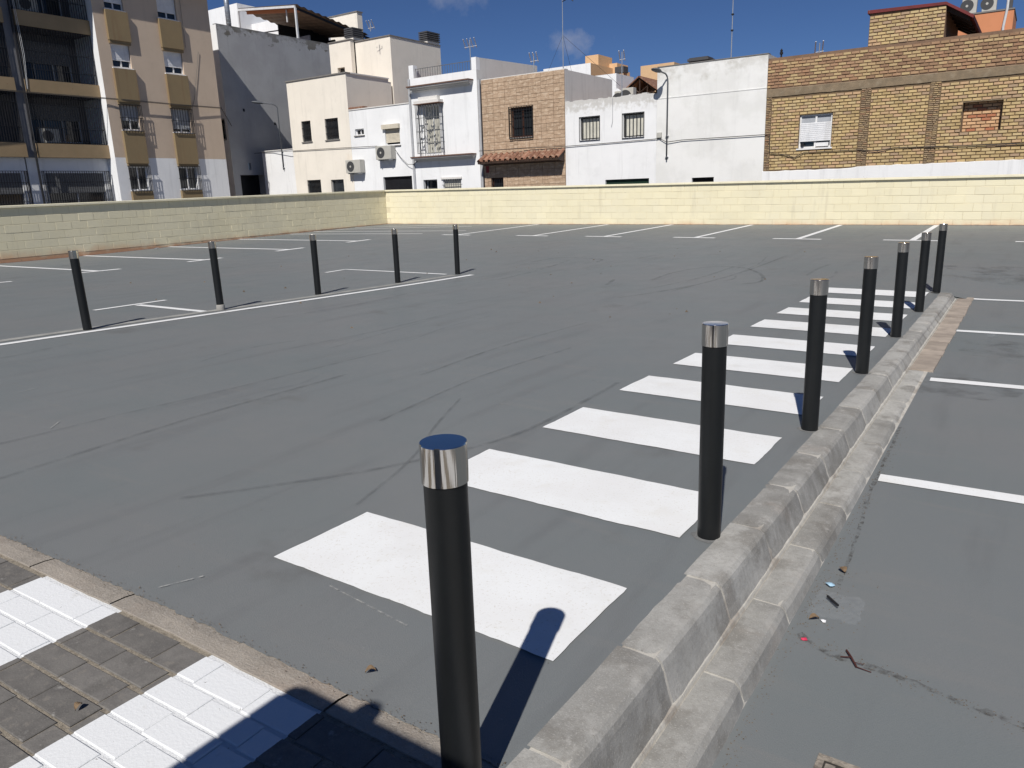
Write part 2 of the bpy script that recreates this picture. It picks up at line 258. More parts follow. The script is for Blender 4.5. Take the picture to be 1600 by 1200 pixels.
def mark(name, c, alpha, sc, st=(1, 1, 1), lo=0.38, hi=0.62):
    mt = bpy.data.materials.new(name); mt.use_nodes = True; n, l = mt.node_tree.nodes, mt.node_tree.links; b = n['Principled BSDF']
    b.inputs['Base Color'].default_value = rgb(c); b.inputs['Roughness'].default_value = 0.7
    ge = n.new('ShaderNodeNewGeometry'); z = n.new('ShaderNodeTexNoise'); z.inputs['Scale'].default_value = sc; z.inputs['Detail'].default_value = 6; z.inputs['Roughness'].default_value = 0.65
    v = n.new('ShaderNodeVectorMath'); v.operation = 'MULTIPLY'; v.inputs[1].default_value = st
    l.new(ge.outputs['Position'], v.inputs[0]); l.new(v.outputs[0], z.inputs['Vector'])
    r = n.new('ShaderNodeMapRange'); r.inputs['From Min'].default_value = lo; r.inputs['From Max'].default_value = hi; r.inputs['To Max'].default_value = alpha
    l.new(z.outputs[0], r.inputs['Value']); l.new(r.outputs[0], b.inputs['Alpha'])
    return mt
M['skid'] = mark('tyre_rubber_trace', (0.08, 0.084, 0.086), 0.42, 9, lo=0.32, hi=0.80)
M['skid_faint'] = mark('faint_tyre_trace', (0.09, 0.096, 0.098), 0.38, 6, lo=0.38, hi=0.90)
M['scratch'] = mark('pale_scratch', (0.4, 0.4, 0.38), 0.8, 30)
M['crack'] = mark('dirty_crack', (0.075, 0.065, 0.052), 0.55, 34, lo=0.46, hi=0.66)
M['stain'] = mark('dark_wet_stain', (0.08, 0.078, 0.075), 0.40, 4.5, lo=0.46, hi=0.80)
def clear():
    mt = bpy.data.materials.new('clear_plastic'); mt.use_nodes = True; n, l = mt.node_tree.nodes, mt.node_tree.links
    n.remove(n['Principled BSDF']); o = n['Material Output']; t = n.new('ShaderNodeBsdfTransparent'); g = n.new('ShaderNodeBsdfGlossy'); g.inputs['Roughness'].default_value = 0.16
    t.inputs[0].default_value = (0.97, 0.975, 0.98, 1); mx = n.new('ShaderNodeMixShader'); mx.inputs[0].default_value = 0.05
    d = n.new('ShaderNodeBsdfPrincipled'); d.inputs['Base Color'].default_value = (0.85, 0.88, 0.9, 1); d.inputs['Roughness'].default_value = 0.2; n.remove(g)
    l.new(t.outputs[0], mx.inputs[1]); l.new(d.outputs[0], mx.inputs[2]); l.new(mx.outputs[0], o.inputs[0]); return mt
M['clear'] = clear()

# ------------------------------------------------------------------ helpers
class MB:
    def __init__(s): s.v, s.f = [], []
    def add(s, vs, fs):
        k = len(s.v); s.v += [tuple(p) for p in vs]; s.f += [tuple(i+k for i in f) for f in fs]; return s
    def box(s, x0, x1, y0, y1, z0, z1):
        return s.add([(x0, y0, z0), (x1, y0, z0), (x1, y1, z0), (x0, y1, z0), (x0, y0, z1), (x1, y0, z1), (x1, y1, z1), (x0, y1, z1)],
                     [(0, 3, 2, 1), (4, 5, 6, 7), (0, 1, 5, 4), (1, 2, 6, 5), (2, 3, 7, 6), (3, 0, 4, 7)])
    def quad(s, *p): return s.add(p, [tuple(range(len(p)))])
    def prism(s, pts, d):                       # polygon pts pushed along d
        n = len(pts); q = [tuple(a+b for a, b in zip(p, d)) for p in pts]
        return s.add(list(pts)+q, [tuple(range(n))[::-1], tuple(range(n, 2*n))] + [(i, (i+1) % n, n+(i+1) % n, n+i) for i in range(n)])
    def tube(s, path, r, n=8, caps=True):
        P = [Vector(p) for p in path]; rings = []
        rr = r if isinstance(r, (list, tuple)) else [r]*len(P)
        for i, p in enumerate(P):
            t = (P[min(i+1, len(P)-1)] - P[max(i-1, 0)]).normalized()
            a = t.cross(Vector((0, 0, 1)) if abs(t.z) < 0.9 else Vector((1, 0, 0))).normalized(); b = t.cross(a)
            rings.append([p + (a*math.cos(2*math.pi*j/n) + b*math.sin(2*math.pi*j/n))*rr[i] for j in range(n)])
        vs = [q for g in rings for q in g]
        fs = [(i*n+j, i*n+(j+1) % n, (i+1)*n+(j+1) % n, (i+1)*n+j) for i in range(len(P)-1) for j in range(n)]
        if caps: fs += [tuple(range(n))[::-1], tuple((len(P)-1)*n+j for j in range(n))]
        return s.add(vs, fs)
    def lathe(s, prof, cx=0, cy=0, n=32):       # profile of (radius, z)
        vs = [(cx+r*math.cos(2*math.pi*j/n), cy+r*math.sin(2*math.pi*j/n), z) for r, z in prof for j in range(n)]
        fs = [(i*n+j, i*n+(j+1) % n, (i+1)*n+(j+1) % n, (i+1)*n+j) for i in range(len(prof)-1) for j in range(n)]
        fs += [tuple(range(n))[::-1], tuple((len(prof)-1)*n+j for j in range(n))]
        return s.add(vs, fs)
    def mesh(s, name, mat, off=(0, 0, 0), smooth=False):
        me = bpy.data.meshes.new(name)
        me.from_pydata([(x-off[0], y-off[1], z-off[2]) for x, y, z in s.v], [], s.f)
        if mat: me.materials.append(M[mat] if isinstance(mat, str) else mat)
        if smooth:
            for p in me.polygons: p.use_smooth = True
        me.update(); return me
    def build(s, name, mat, parent=None, smooth=False, bevel=0):
        off = origin(parent) if parent else (0, 0, 0)
        o = bpy.data.objects.new(name, s.mesh(name, mat, off, smooth)); COL.objects.link(o)
        if parent: o.parent = parent
        if bevel:
            bm = o.modifiers.new('bevel', 'BEVEL'); bm.width = bevel; bm.segments = 2; bm.limit_method = 'ANGLE'
        return o
def origin(o):
    p = Vector((0, 0, 0))
    while o: p += Vector(o.location); o = o.parent
    return tuple(p)
def tag(o, label=None, cat=None, group=None, kind=None):
    for k, v in (('label', label), ('category', cat), ('group', group), ('kind', kind)):
        if v: o[k] = v
    return o
def thing(name, label, cat, loc=(0, 0, 0), group=None):
    o = bpy.data.objects.new(name, None); COL.objects.link(o); o.location = loc; o.empty_display_size = 0.2
    return tag(o, label, cat, group)
def place(name, me, parent, loc, rot=(0, 0, 0)):
    o = bpy.data.objects.new(name, me); COL.objects.link(o); o.parent = parent; o.location = loc; o.rotation_euler = rot; return o

# ------------------------------------------------------------------ ground heights (the lot falls gently, then rises to the far wall)
def soft(x): return 0.8*math.log1p(math.exp(min(60, x/0.8)))
def zl(u, v):
    return -0.007029*u - 0.012726*v + soft(v-9.5)*(0.027533 + 0.0001423*u) - 0.008288*soft(-u-8.5)*math.exp(-((v-7)/8)**2)
def zr(u, v):
    t = min(1, max(0, (v-1.9)/4.6)); return -0.222 + 0.058*t - 0.002*max(0, v-6.5)
def sstep(a, b, x):
    t = min(1, max(0, (x-a)/(b-a))); return t*t*(3-2*t)
def zg(u, v):
    if v <= 10.30: return zl(u, v) if u < -0.6 else zr(u, v)
    k = sstep(-0.95, -0.52, u)*(1-sstep(10.3, 14.0, v))
    return zl(u, v)*(1-k) + zr(u, v)*k
KU = -0.835                                     # inner edge of the kerb
KEND = 10.33

def sheet(us, vs, fz, skip=None):
    mb = MB(); idx = {}
    for i, u in enumerate(us):
        for j, v in enumerate(vs):
            idx[i, j] = len(mb.v); mb.v.append((u, v, fz(u, v)))
    for i in range(len(us)-1):
        for j in range(len(vs)-1):
            if skip and skip((us[i]+us[i+1])/2, (vs[j]+vs[j+1])/2): continue
            mb.f.append((idx[i, j], idx[i+1, j], idx[i+1, j+1], idx[i, j+1]))
    return mb
def frange(a, b, st):
    n = max(1, round((b-a)/st)); return [a+(b-a)*i/n for i in range(n+1)]

us = frange(-20.72, -6, .5) + frange(-6, KU, .24)[1:] + frange(KU, -0.50, .335)[1:] + frange(-0.5, 9, .5)[1:]
vs_ = frange(1.165, KEND, .27) + frange(KEND, 22.05, .4)[1:]
def edge_shift(u, v):
    return v
lotmb = sheet(us, vs_, zg, lambda u, v: (KU < u < -0.50 and v < KEND) or (u > -0.5 and v < KEND))
# ragged near edge of the coating
for i, (x, y, z) in enumerate(lotmb.v):
    if abs(y-1.165) < 1e-6: lotmb.v[i] = (x, 1.165 + 0.031*max(-3, min(0, x+2)), z)
lot = lotmb.build('parking_lot', 'asphalt', smooth=True); tag(lot, 'grey coated parking lot surface between the yellow walls and the kerb', kind='structure')
# thin ragged lip of the coating over the edging stones
lip = MB(); N = 420
for i in range(N):
    u0 = -4.2 + (i)*(4.2+KU)/N; u1 = -4.2 + (i+1)*(4.2+KU)/N
    e = lambda u: 1.150 + 0.031*max(-3, min(0, u+2)) + 0.010*mnoise.noise((u*9, 1, 0)) + 0.007*mnoise.noise((u*31, 4, 0)) + 0.004*mnoise.noise((u*80, 7, 0))
    b = lambda u: 1.175 + 0.031*max(-3, min(0, u+2))
    lip.quad((u0, e(u0), zl(u0, 1.15)-.0006), (u1, e(u1), zl(u1, 1.15)-.0006), (u1, b(u1)+.06, zl(u1, 1.235)+.0004), (u0, b(u0)+.06, zl(u0, 1.235)+.0004))
lip.build('coating_edge', 'asphalt', lot)
MB().quad((KU-.02, KEND-.004, -.3), (-.49, KEND-.004, -.3), (-.49, KEND-.004, zg(-.49, KEND+.01)), (-.6, KEND-.004, zg(-.6, KEND+.01)), (-.72, KEND-.004, zg(-.72, KEND+.01)), (KU-.02, KEND-.004, zg(KU, KEND+.01))).build('coating_edge', 'asphalt', lot)
low = sheet(frange(-0.553, 9, .3), frange(-2.0, KEND, .25), zr).build('lower_parking_lot', 'asphalt', smooth=True)
tag(low, 'grey coated parking surface below the stepped kerb on the right', kind='structure')

def strip(pts, w, dz, fz=zg, jag=0.0, seed=0):
    """flat band following a polyline of (u, v), draped on the ground"""
    P = [Vector((p[0], p[1], 0)) for p in pts]; out = []
    for a, b in zip(P[:-1], P[1:]):
        n = max(1, int((b-a).length/0.18))
        out += [a.lerp(b, i/n) for i in range(n)]
    out.append(P[-1]); mb = MB(); k = len(out)
    for i, p in enumerate(out):
        t = (out[min(i+1, k-1)]-out[max(i-1, 0)]).normalized(); s = Vector((-t.y, t.x, 0))
        for sg in (-1, 1):
            q = p + s*sg*(w/2 + jag*mnoise.noise((i*.9+seed, sg*5.3, seed)))
            mb.v.append((q.x, q.y, fz(q.x, q.y)+dz))
    mb.f = [(2*i, 2*i+1, 2*i+3, 2*i+2) for i in range(k-1)]
    return mb
def smooth_path(pts, n=10):
    P = [Vector((p[0], p[1], 0)) for p in pts]; P = [P[0]*2-P[1]] + P + [P[-1]*2-P[-2]]; out = []
    for i in range(1, len(P)-2):
        for k in range(n):
            t = k/n; a, b, c, d = P[i-1:i+3]
            q = 0.5*((2*b)+(c-a)*t+(2*a-5*b+4*c-d)*t*t+(3*b-a-3*c+d)*t**3); out.append((q.x, q.y))
    return out + [(P[-2].x, P[-2].y)]
def ragged_quad(u0, u1, v0, v1, dz, name, par, fz=zg, amp=0.006, seed=0.0):
    nu, nv = max(2, int((u1-u0)/.03)), max(2, int((v1-v0)/.03)); ring = []
    for i in range(nu): ring.append((u0+(u1-u0)*i/nu, v0))
    for i in range(nv): ring.append((u1, v0+(v1-v0)*i/nv))
    for i in range(nu): ring.append((u1-(u1-u0)*i/nu, v1))
    for i in range(nv): ring.append((u0, v1-(v1-v0)*i/nv))
    mb = MB(); cu, cv = (u0+u1)/2, (v0+v1)/2; n = len(ring); mb.v.append((cu, cv, fz(cu, cv)+dz))
    for (a, b) in ring:
        a += amp*mnoise.noise((a*6+seed, b*6, 1)) + amp*.5*mnoise.noise((a*25+seed, b*25, 1)); b += amp*mnoise.noise((a*6, b*6+seed, 9)) + amp*.5*mnoise.noise((a*25, b*25+seed, 9))
        mb.v.append((a, b, fz(a, b)+dz))
    mb.f = [(0, 1+i, 1+(i+1) % n) for i in range(n)]
    return mb.build(name, 'paint', par)
# zebra crossing
for k, v0 in enumerate((1.555, 2.46, 3.38, 4.33, 5.235, 6.16, 7.11, 8.02, 8.93, 9.83)):
    ragged_quad(-2.13 - (.03 if k == 1 else 0), -0.962, v0, v0+0.468, 0.004, 'crosswalk_stripe', lot, amp=0.0055, seed=k*3.7)
LW = 0.12
def line(pts, w=LW, par=lot, fz=zg, name='parking_line', mat='paint', dz=0.004):
    return strip(pts, w, dz, fz, 0.004, pts[0][0]).build(name, mat, par)
for v in (8.0, 10.42, 12.85, 15.25):                                  # bays along the left wall
    line([(-20.66, v-.05), (-15.55, v)]); line([(-15.5, v-.42), (-15.5, v+.46)], .16)
line([(-14.95, 5.2), (-14.95, 6.17)])
for a, b in (((-20.5, 17.1), (-15.3, 17.75)), ((-20.5, 18.1), (-14.6, 19.0)), ((-20.5, 19.15), (-15.8, 20.9)), ((-20.5, 20.1), (-17.0, 21.6))): line([a, b], 0.10)
for u in (-13.8, -11.2, -9.05, -6.65, -4.3, -2.05, 0.25):             # bays along the far wall
    line([(u+.02, 17.56), (u+.02, 21.92)]); line([(u-.52, 17.5), (u+.52, 17.46)], .15)
line([(-9.40, 4.72), (-9.48, 5.72)], 0.08); line([(-9.36, 5.26), (-7.98, 5.27)], 0.095)
line([(-10.30, 9.28), (-10.36, 9.82), (-7.95, 9.76)], 0.075)
line([(-7.88, 0.5), (-7.83, 3.03), (-7.66, 6.5), (-7.48, 9.85)], 0.10)
line([(-8.10, 2.2), (-8.02, 4.0), (-7.86, 7.2), (-7.76, 9.72)], 0.13, name='faded_line', mat='old_paint', dz=0.003)
for v in (3.92, 6.05, 8.15, 10.42):                                   # bays right of the kerb
    z = zr if v < 10.3 else zg
    line([(-0.50 if v < 9 else -0.58, v), (4.8, v+.16)], 0.10, low if v < 10.3 else lot, z)
# tyre traces
def skid(pts, w, mat='skid', par=lot, name='skid_mark'):
    strip(smooth_path(pts), w, 0.0065, zg, w*.22, pts[0][0]*3).build(name, mat, par)
skid([(-4.6, .6), (-4.49, 1.64), (-4.47, 2.27), (-4.42, 3.3), (-4.38, 4.6)], 0.016)
skid([(-3.9, 1.2), (-3.91, 1.5), (-4.02, 2.47), (-4.05, 3.75)], 0.03)
skid([(-2.93, 1.70), (-2.7, 2.02), (-2.45, 2.42), (-2.22, 3.0), (-2.17, 3.5), (-2.22, 4.5)], 0.03)
skid([(-2.22, 2.05), (-2.4, 2.59), (-2.66, 3.1), (-2.9, 3.63)], 0.016)
skid([(-4.87, 9.5), (-5.05, 10.1)], 0.05)
skid([(-4.5, 10.2), (-4.55, 11.1), (-4.35, 11.9), (-3.83, 12.1), (-3.3, 11.4), (-3.05, 10.6), (-3.2, 10.2)], 0.05)
skid([(-4.14, 8.4), (-3.95, 9.0), (-3.75, 9.9)], 0.04)
skid([(-7.6, 11.8), (-7.45, 12.6), (-6.6, 12.6), (-6.4, 12.1)], 0.05)
skid([(-3.8, 9.26), (-3.6, 11.5), (-3.6, 14.0)], 0.035)
skid([(-3.55, 4.0), (-3.65, 5.2), (-3.6, 6.6)], 0.025); skid([(-3.0, 3.0), (-3.15, 4.2), (-3.1, 5.4)], 0.02)
rs = random.Random(5)
for i in range(20):
    u0 = rs.uniform(-7.2, -2.3); v0 = rs.uniform(1.8, 12); L = rs.uniform(.6, 3.4); c = rs.uniform(-.35, .35); s = rs.uniform(-.15, .15)
    skid([(u0, v0), (u0+s*L/2+c*.3, v0+L/2), (u0+s*L, v0+L)], rs.uniform(.012, .05), 'skid_faint', name='tyre_trace')
for i in range(9):
    u0 = rs.uniform(-6, -2.4); v0 = rs.uniform(1.4, 5); a = rs.uniform(0, 6.28); L = rs.uniform(.03, .16)
    strip([(u0, v0), (u0+L*math.cos(a), v0+L*math.sin(a))], .006, .005).build('scratch', 'scratch', lot)
strip([(-2.28, 1.20), (-2.22, 1.33)], .008, .005).build('scratch', 'scratch', lot)
strip([(-1.80, 1.515), (-1.42, 1.47)], .006, .005).build('scratch', 'scratch', lot)
# dirt line and cracks on the lower lot
for pts, w in (([(-.50, 2.36), (-.40, 2.30), (-.20, 2.28), (.13, 2.22), (.8, 2.12)], .026), ([(-.45, 2.75), (-.47, 3.2), (-.505, 3.7), (-.515, 4.3), (-.525, 4.8)], .016)):
    strip(smooth_path(pts), w, .004, zr, w*.5, w).build('crack', 'crack', low)
for (u, v, a, b) in ((-.25, 7.6, .35, .22), (-.3, 5.9, .4, .3), (-.1, 7.2, .3, .25), (.1, 12.2, .9, .5), (-.5, 13.0, .6, .4)):
    ring = [(u+a*math.cos(t)*(1+.3*mnoise.noise((math.cos(t)*2+u, math.sin(t)*2, v))), v+b*math.sin(t)*(1+.3*mnoise.noise((math.cos(t)*2, math.sin(t)*2+u, v)))) for t in frange(0, 6.28, .2)[:-1]]
    z = zr if v < 10 else zg
    MB().quad(*[(p, q, z(p, q)+.0022) for p, q in ring]).build('stain', 'stain', low if v < 10 else lot)

# the street behind the walls and the land under the houses
street = sheet([-80, -40, -20, 0, 40], [-40, 0, 30, 60, 90], lambda u, v: -0.62).build('street', 'street'); tag(street, 'street surface behind the yellow boundary walls', kind='structure')

# ------------------------------------------------------------------ near pavement: pavers, joints, edging stones
slant = lambda u: 0.031*max(-3, min(0, u+2))
pav = sheet(frange(-6, 1.5, .25), frange(-1.2, 1.2, .1), lambda u, v: zl(u, v)-0.0042 if v < 1.1 else zl(u, v)-.05).build('pavement', 'joint'); tag(pav, 'sandy joints of the paved strip with painted crossing bars', kind='structure')
def bevel_box(w, d, hgt, c):
    """box with chamfered top edges"""
    mb = MB(); a, b = w/2, d/2
    vs = [(-a, -b, -hgt), (a, -b, -hgt), (a, b, -hgt), (-a, b, -hgt), (-a, -b, -c), (a, -b, -c), (a, b, -c), (-a, b, -c), (-a+c, -b+c, 0), (a-c, -b+c, 0), (a-c, b-c, 0), (-a+c, b-c, 0)]
    fs = [(8, 9, 10, 11)] + [(i, (i+1) % 4, 4+(i+1) % 4, 4+i) for i in range(4)] + [(4+i, 4+(i+1) % 4, 8+(i+1) % 4, 8+i) for i in range(4)]
    return mb.add(vs, fs)
paver_mesh = bevel_box(0.199, 0.080, 0.05, 0.0025).mesh('paver', 'paver'); paver_small = bevel_box(0.199, 0.093, 0.05, 0.0025).mesh('paver', 'paver')
rows = [1.004] + [1.004 - 0.0145 - .047-.0125 - .0 - i*0.0905 for i in range(0)]
rp = random.Random(3); row_v = 1.006; i = 0
while row_v > 0.12:
    dep = 0.093 if i == 0 else 0.079
    off = rp.uniform(0, .2)
    u = -3.9 + off
    while u < -0.35:
        vv = row_v + slant(u)
        o = place('paver', paver_small if i == 0 else paver_mesh, pav, (u, vv, zl(u, vv)+rp.uniform(-.001, .001)), (rp.uniform(-.008, .008), rp.uniform(-.005, .005), math.atan(.031)+rp.uniform(-.006, .006)))
        u += 0.2025
    row_v -= (0.093+0.079)/2+.0115 if i == 0 else 0.0905
    i += 1
u = -4.6; re_ = random.Random(8)
while u < -0.72:
    L = re_.choice((.62, .98, .8, .5)); L = min(L, -0.70-u)
    if L < .1: break
    a = u; mb = MB(); n = 12
    top = []
    for k in range(n+1):
        x = a+.004+(L-.008)*k/n; top.append((x, 1.068+slant(x)+.004*mnoise.noise((x*14, 3, 0)), x))
    vs = []; fs = []
    for k, (x, yi, _) in enumerate(top):
        yo = 1.20+slant(x)
        for (yy, zz) in ((yi, -.05), (yi+.0005, .0), (yi+.002, .0012), (yi+.05, .001), (yo, -.010)):
            vs.append((x, yy, zl(x, yy)+zz + (.0010*mnoise.noise((x*20, yy*20, 0)) if zz > -.01 else 0)))
    for k in range(n):
        for j in range(4): fs.append((k*5+j, (k+1)*5+j, (k+1)*5+j+1, k*5+j+1))
    MB().add(vs, fs).build('edging_stone', 'edging', pav)
    u += L

# ------------------------------------------------------------------ stepped kerb on the right
kerb = thing('kerb', None, None, (KU, 1.2, 0)); kerb['kind'] = 'structure'; kerb['label'] = 'stepped concrete kerb dividing the two parking levels'
def gut(v): return -0.150 - 0.0018*max(0, v-2)
def kerb_stone(v0, v1, rnd):
    g = .0058; jt = [rnd.uniform(-.0018, .0018) for _ in range(4)]
    nz = 8; vs = []; fs = []; prof_n = 9
    for k in range(nz+1):
        v = v0+g + (v1-v0-2*g)*k/nz; zt = zl(KU, v)+.004+jt[0]; zb = gut(v)-.012
        hgt = zt-zb; w = jt[1]
        e = .003 if k in (0, nz) else 0       # worn ends
        pr = [(KU-.012, zt-.10), (KU-.010+.004*mnoise.noise((v*5, 2, 0)), zt-.0025), (KU+.03, zt+.001-e), (-.745+w, zt-e*1.5), (-.728+w-e, zt-.004-e), (-.715+w-e, zt-.016), (-.708+w-e, zt-.034), (-.690+w*.5-e, zb+hgt*.35), (-.672-e, zb)]
        for (x, z) in pr:
            n_ = .0014*mnoise.noise((x*18, v*18, z*18)); vs.append((x+n_, v, z+n_))
    for k in range(nz):
        for j in range(prof_n-1): fs.append((k*prof_n+j, k*prof_n+j+1, (k+1)*prof_n+j+1, (k+1)*prof_n+j))
    fs += [tuple(range(prof_n)), tuple(nz*prof_n+j for j in range(prof_n))[::-1]]
    return MB().add(vs, fs)
rk = random.Random(11); v = 0.265
while v < KEND-.1:
    v1 = min(v+0.486, KEND)
    kerb_stone(v, v1, rk).build('kerb_stone', 'concrete', kerb, smooth=False)
    v = v1
mm = MB()
for k in range(60):                                              # mortar core showing in the joints, and the fillet at the foot
    a = 0.27+(KEND-.03-.27)*k/60; b = 0.27+(KEND-.03-.27)*(k+1)/60
    for (x0, x1, f0, f1) in ((KU-.008, -.735, lambda v: zl(KU, v)-.001, lambda v: zl(KU, v)-.001), (-.735, -.7115, lambda v: zl(KU, v)-.001, lambda v: zl(KU, v)-.036), (-.7115, -.678, lambda v: zl(KU, v)-.036, lambda v: gut(v)-.006)):
        mm.quad((x0, a, f0(a)), (x1, a, f1(a)), (x1, b, f1(b)), (x0, b, f0(b)))
mm.build('mortar', 'mortar', kerb)
fl = MB(); N = 160
for k in range(N):
    a = 0.27+(KEND-.27)*k/N; b = 0.27+(KEND-.27)*(k+1)/N
    q = lambda v, s: .004*mnoise.noise((v*11, s, 0)) + .003*mnoise.noise((v*37, s, 0))
    c = lambda v: [(-.684, gut(v)+.008+q(v, 0)), (-.674, gut(v)+.003+q(v, 1)), (-.667+q(v, 5)*.5, gut(v)-.010), (-.655, gut(v)-.014)]
    A, B = c(a), c(b)
    for j in range(3): fl.quad((A[j][0], a, A[j][1]), (A[j+1][0], a, A[j+1][1]), (B[j+1][0], b, B[j+1][1]), (B[j][0], b, B[j][1]))
fl.build('mortar_fillet', 'mortar', kerb)
gutter = thing('gutter', None, None, (-.6, 1.2, 0)); gutter['kind'] = 'structure'; gutter['label'] = 'lower concrete step and tan gutter slabs beside the kerb'
def step_stone(v0, v1, rnd):
    g = .005; jt = [rnd.uniform(-.002, .002) for _ in range(3)]; nz = 8; vs = []; fs = []; pn = 7
    for k in range(nz+1):
        v = v0+g+(v1-v0-2*g)*k/nz; zt = gut(v)-.002+jt[0]; zb = zr(-.53, v)-.02; dr = max(.0, zt-zb)
        e = .003 if k in (0, nz) else 0
        pr = [(-.668, zt-.06), (-.664, zt-.001), (-.59+jt[1], zt-e), (-.566+jt[1]-e, zt-.005), (-.552+jt[1]-e, zt-min(.02, dr*.4)), (-.538-e, zb+dr*.25), (-.530, zb)]
        for (x, z) in pr:
            n_ = .0015*mnoise.noise((x*18, v*18, z*18)); vs.append((x+n_, v, z+n_))
    for k in range(nz):
        for j in range(pn-1): fs.append((k*pn+j, k*pn+j+1, (k+1)*pn+j+1, (k+1)*pn+j))
    fs += [tuple(range(pn)), tuple(nz*pn+j for j in range(pn))[::-1]]
    return MB().add(vs, fs)
v = 0.47
while v < 6.2:
    v1 = v+0.484; step_stone(v, v1, rk).build('step_stone', 'concrete', gutter); v = v1
gs = v
while v < KEND-.05:
    v1 = v+.2
    mb = MB(); zt = gut(v)+.006
    ou = -.50+rk.uniform(-.005, .005)
    mb.box(-.66, ou, v+.003, v1-.003, zt-.06, zt+rk.uniform(-.002, .002))
    mb.build('gutter_slab', 'gutter', gutter); v = v1
mg = MB()
for k in range(70):
    a = .48+(KEND-.48)*k/70; b = .48+(KEND-.48)*(k+1)/70
    if a < gs: mg.quad((-.664, a, gut(a)-.0065), (-.575, a, gut(a)-.0075), (-.575, b, gut(b)-.0075), (-.664, b, gut(b)-.0065)).quad((-.575, a, gut(a)-.0075), (-.5395, a, zr(-.5, a)), (-.5395, b, zr(-.5, b)), (-.575, b, gut(b)-.0075))
    else: mg.quad((-.664, a, gut(a)+.002), (-.51, a, gut(a)+.002), (-.51, b, gut(b)+.002), (-.664, b, gut(b)+.002))
mg.build('mortar', 'mortar', gutter)

# ------------------------------------------------------------------ bollards
prof = [(.042, -.25), (.042, .7235)]
post_me = MB().lathe(prof, n=40).mesh('post', 'post', smooth=True)
capp = [(.0440, .722), (.0450, .7225), (.0450, .7978), (.0441, .7998), (.0005, .8000)]
cap_me = MB().lathe(capp, n=48).mesh('steel_cap', 'steel', smooth=True)
for me in (post_me, cap_me):
    try: me.set_sharp_from_angle(angle=R(18))
    except Exception: pass
LB = [(-0.878, 2.54, -.20, -.10), (-0.878, 4.08, 0, 0), (-0.885, 5.60, 0, 0), (-0.888, 7.17, -.35, 0), (-0.892, 8.76, 0, 0), (-0.889, 10.36, 0, 0)]
RB_LABELS = ['nearest bollard of the kerb row with its foot outside the picture', 'second nearest bollard of the kerb row, chipped at its foot beside the kerb', 'third bollard of the kerb row from the camera, right of the fourth stripe',
             'fourth bollard of the kerb row from the camera', 'fifth bollard of the kerb row, third from the far end', 'last but one bollard at the far end of the kerb row', 'farthest bollard of the kerb row, just before the kerb ends']
LB_LABELS = ['leftmost and nearest black bollard on the left white line', 'second bollard from the left on the white line, grey cement at its foot', 'middle bollard of the five on the left white line', 'fourth bollard from the left, between the ends of the bay marking', 'rightmost bollard of the left row, at the end of the white line']
spots = [(-0.868, 1.030, 0, 0, RB_LABELS[0])] + [s + (RB_LABELS[i+1],) for i, s in enumerate(LB)]
spots += [(-7.945, 3.895, -.9, .1, LB_LABELS[0]), (-7.927, 5.46, -.5, 0, LB_LABELS[1]), (-7.985, 7.03, 0, 0, LB_LABELS[2]), (-7.925, 8.56, 0, 0, LB_LABELS[3]), (-7.79, 9.86, .2, 0, LB_LABELS[4])]
proto = None
for i, (u, v, tx, ty, lab) in enumerate(spots):
    g = 'bollards along the kerb' if i < 7 else 'bollards along the left white line'
    if proto is None:
        o = thing('bollard', lab, 'bollard', (u, v, 0), g); kids = [place('post', post_me, o, (0, 0, 0)), place('steel_cap', cap_me, o, (0, 0, 0))]; proto = (o, kids)
    else:
        o = proto[0].copy(); COL.objects.link(o); o.location = (u, v, 0); o['label'] = lab; o['group'] = g
        for kd in proto[1]:
            c = kd.copy(); COL.objects.link(c); c.parent = o
    o.location.z = zl(u, v) + .004
    # tx leans the top sideways as the camera sees it, ty forwards
    side = Vector((.83, .56, 0)); o.rotation_euler = (0, 0, random.uniform(0, 6.28))
    if tx or ty:
        ax = Vector((0, 0, 1)).cross(side); o.rotation_mode = 'QUATERNION'
        from mathutils import Quaternion
        o.rotation_quaternion = Quaternion(ax, R(tx))
    if i == 8:
        c = MB().lathe([(.047, -.05), (.050, 0.0), (.048, .05), (.0425, .062)], n=24); me = c.mesh('cement_collar', 'post_foot', smooth=True); place('cement_collar', me, o, (0, 0, 0))

for i, (u, v, tx, ty, lab) in enumerate(spots):
    ring = [(u+r_*math.cos(t), v+r_*math.sin(t)) for t, r_ in ((k*.25, .062+.016*mnoise.noise((math.cos(k*.25)*2+i, math.sin(k*.25)*2, i))) for k in range(25))]
    mb = MB(); mb.v = [(u, v, zg(u, v)+.003)] + [(a, b, zg(a, b)+.0015) for a, b in ring]; mb.f = [(0, 1+k, 1+(k+1) % 25) for k in range(25)]
    mb.build('base_patch', 'patch', lot)
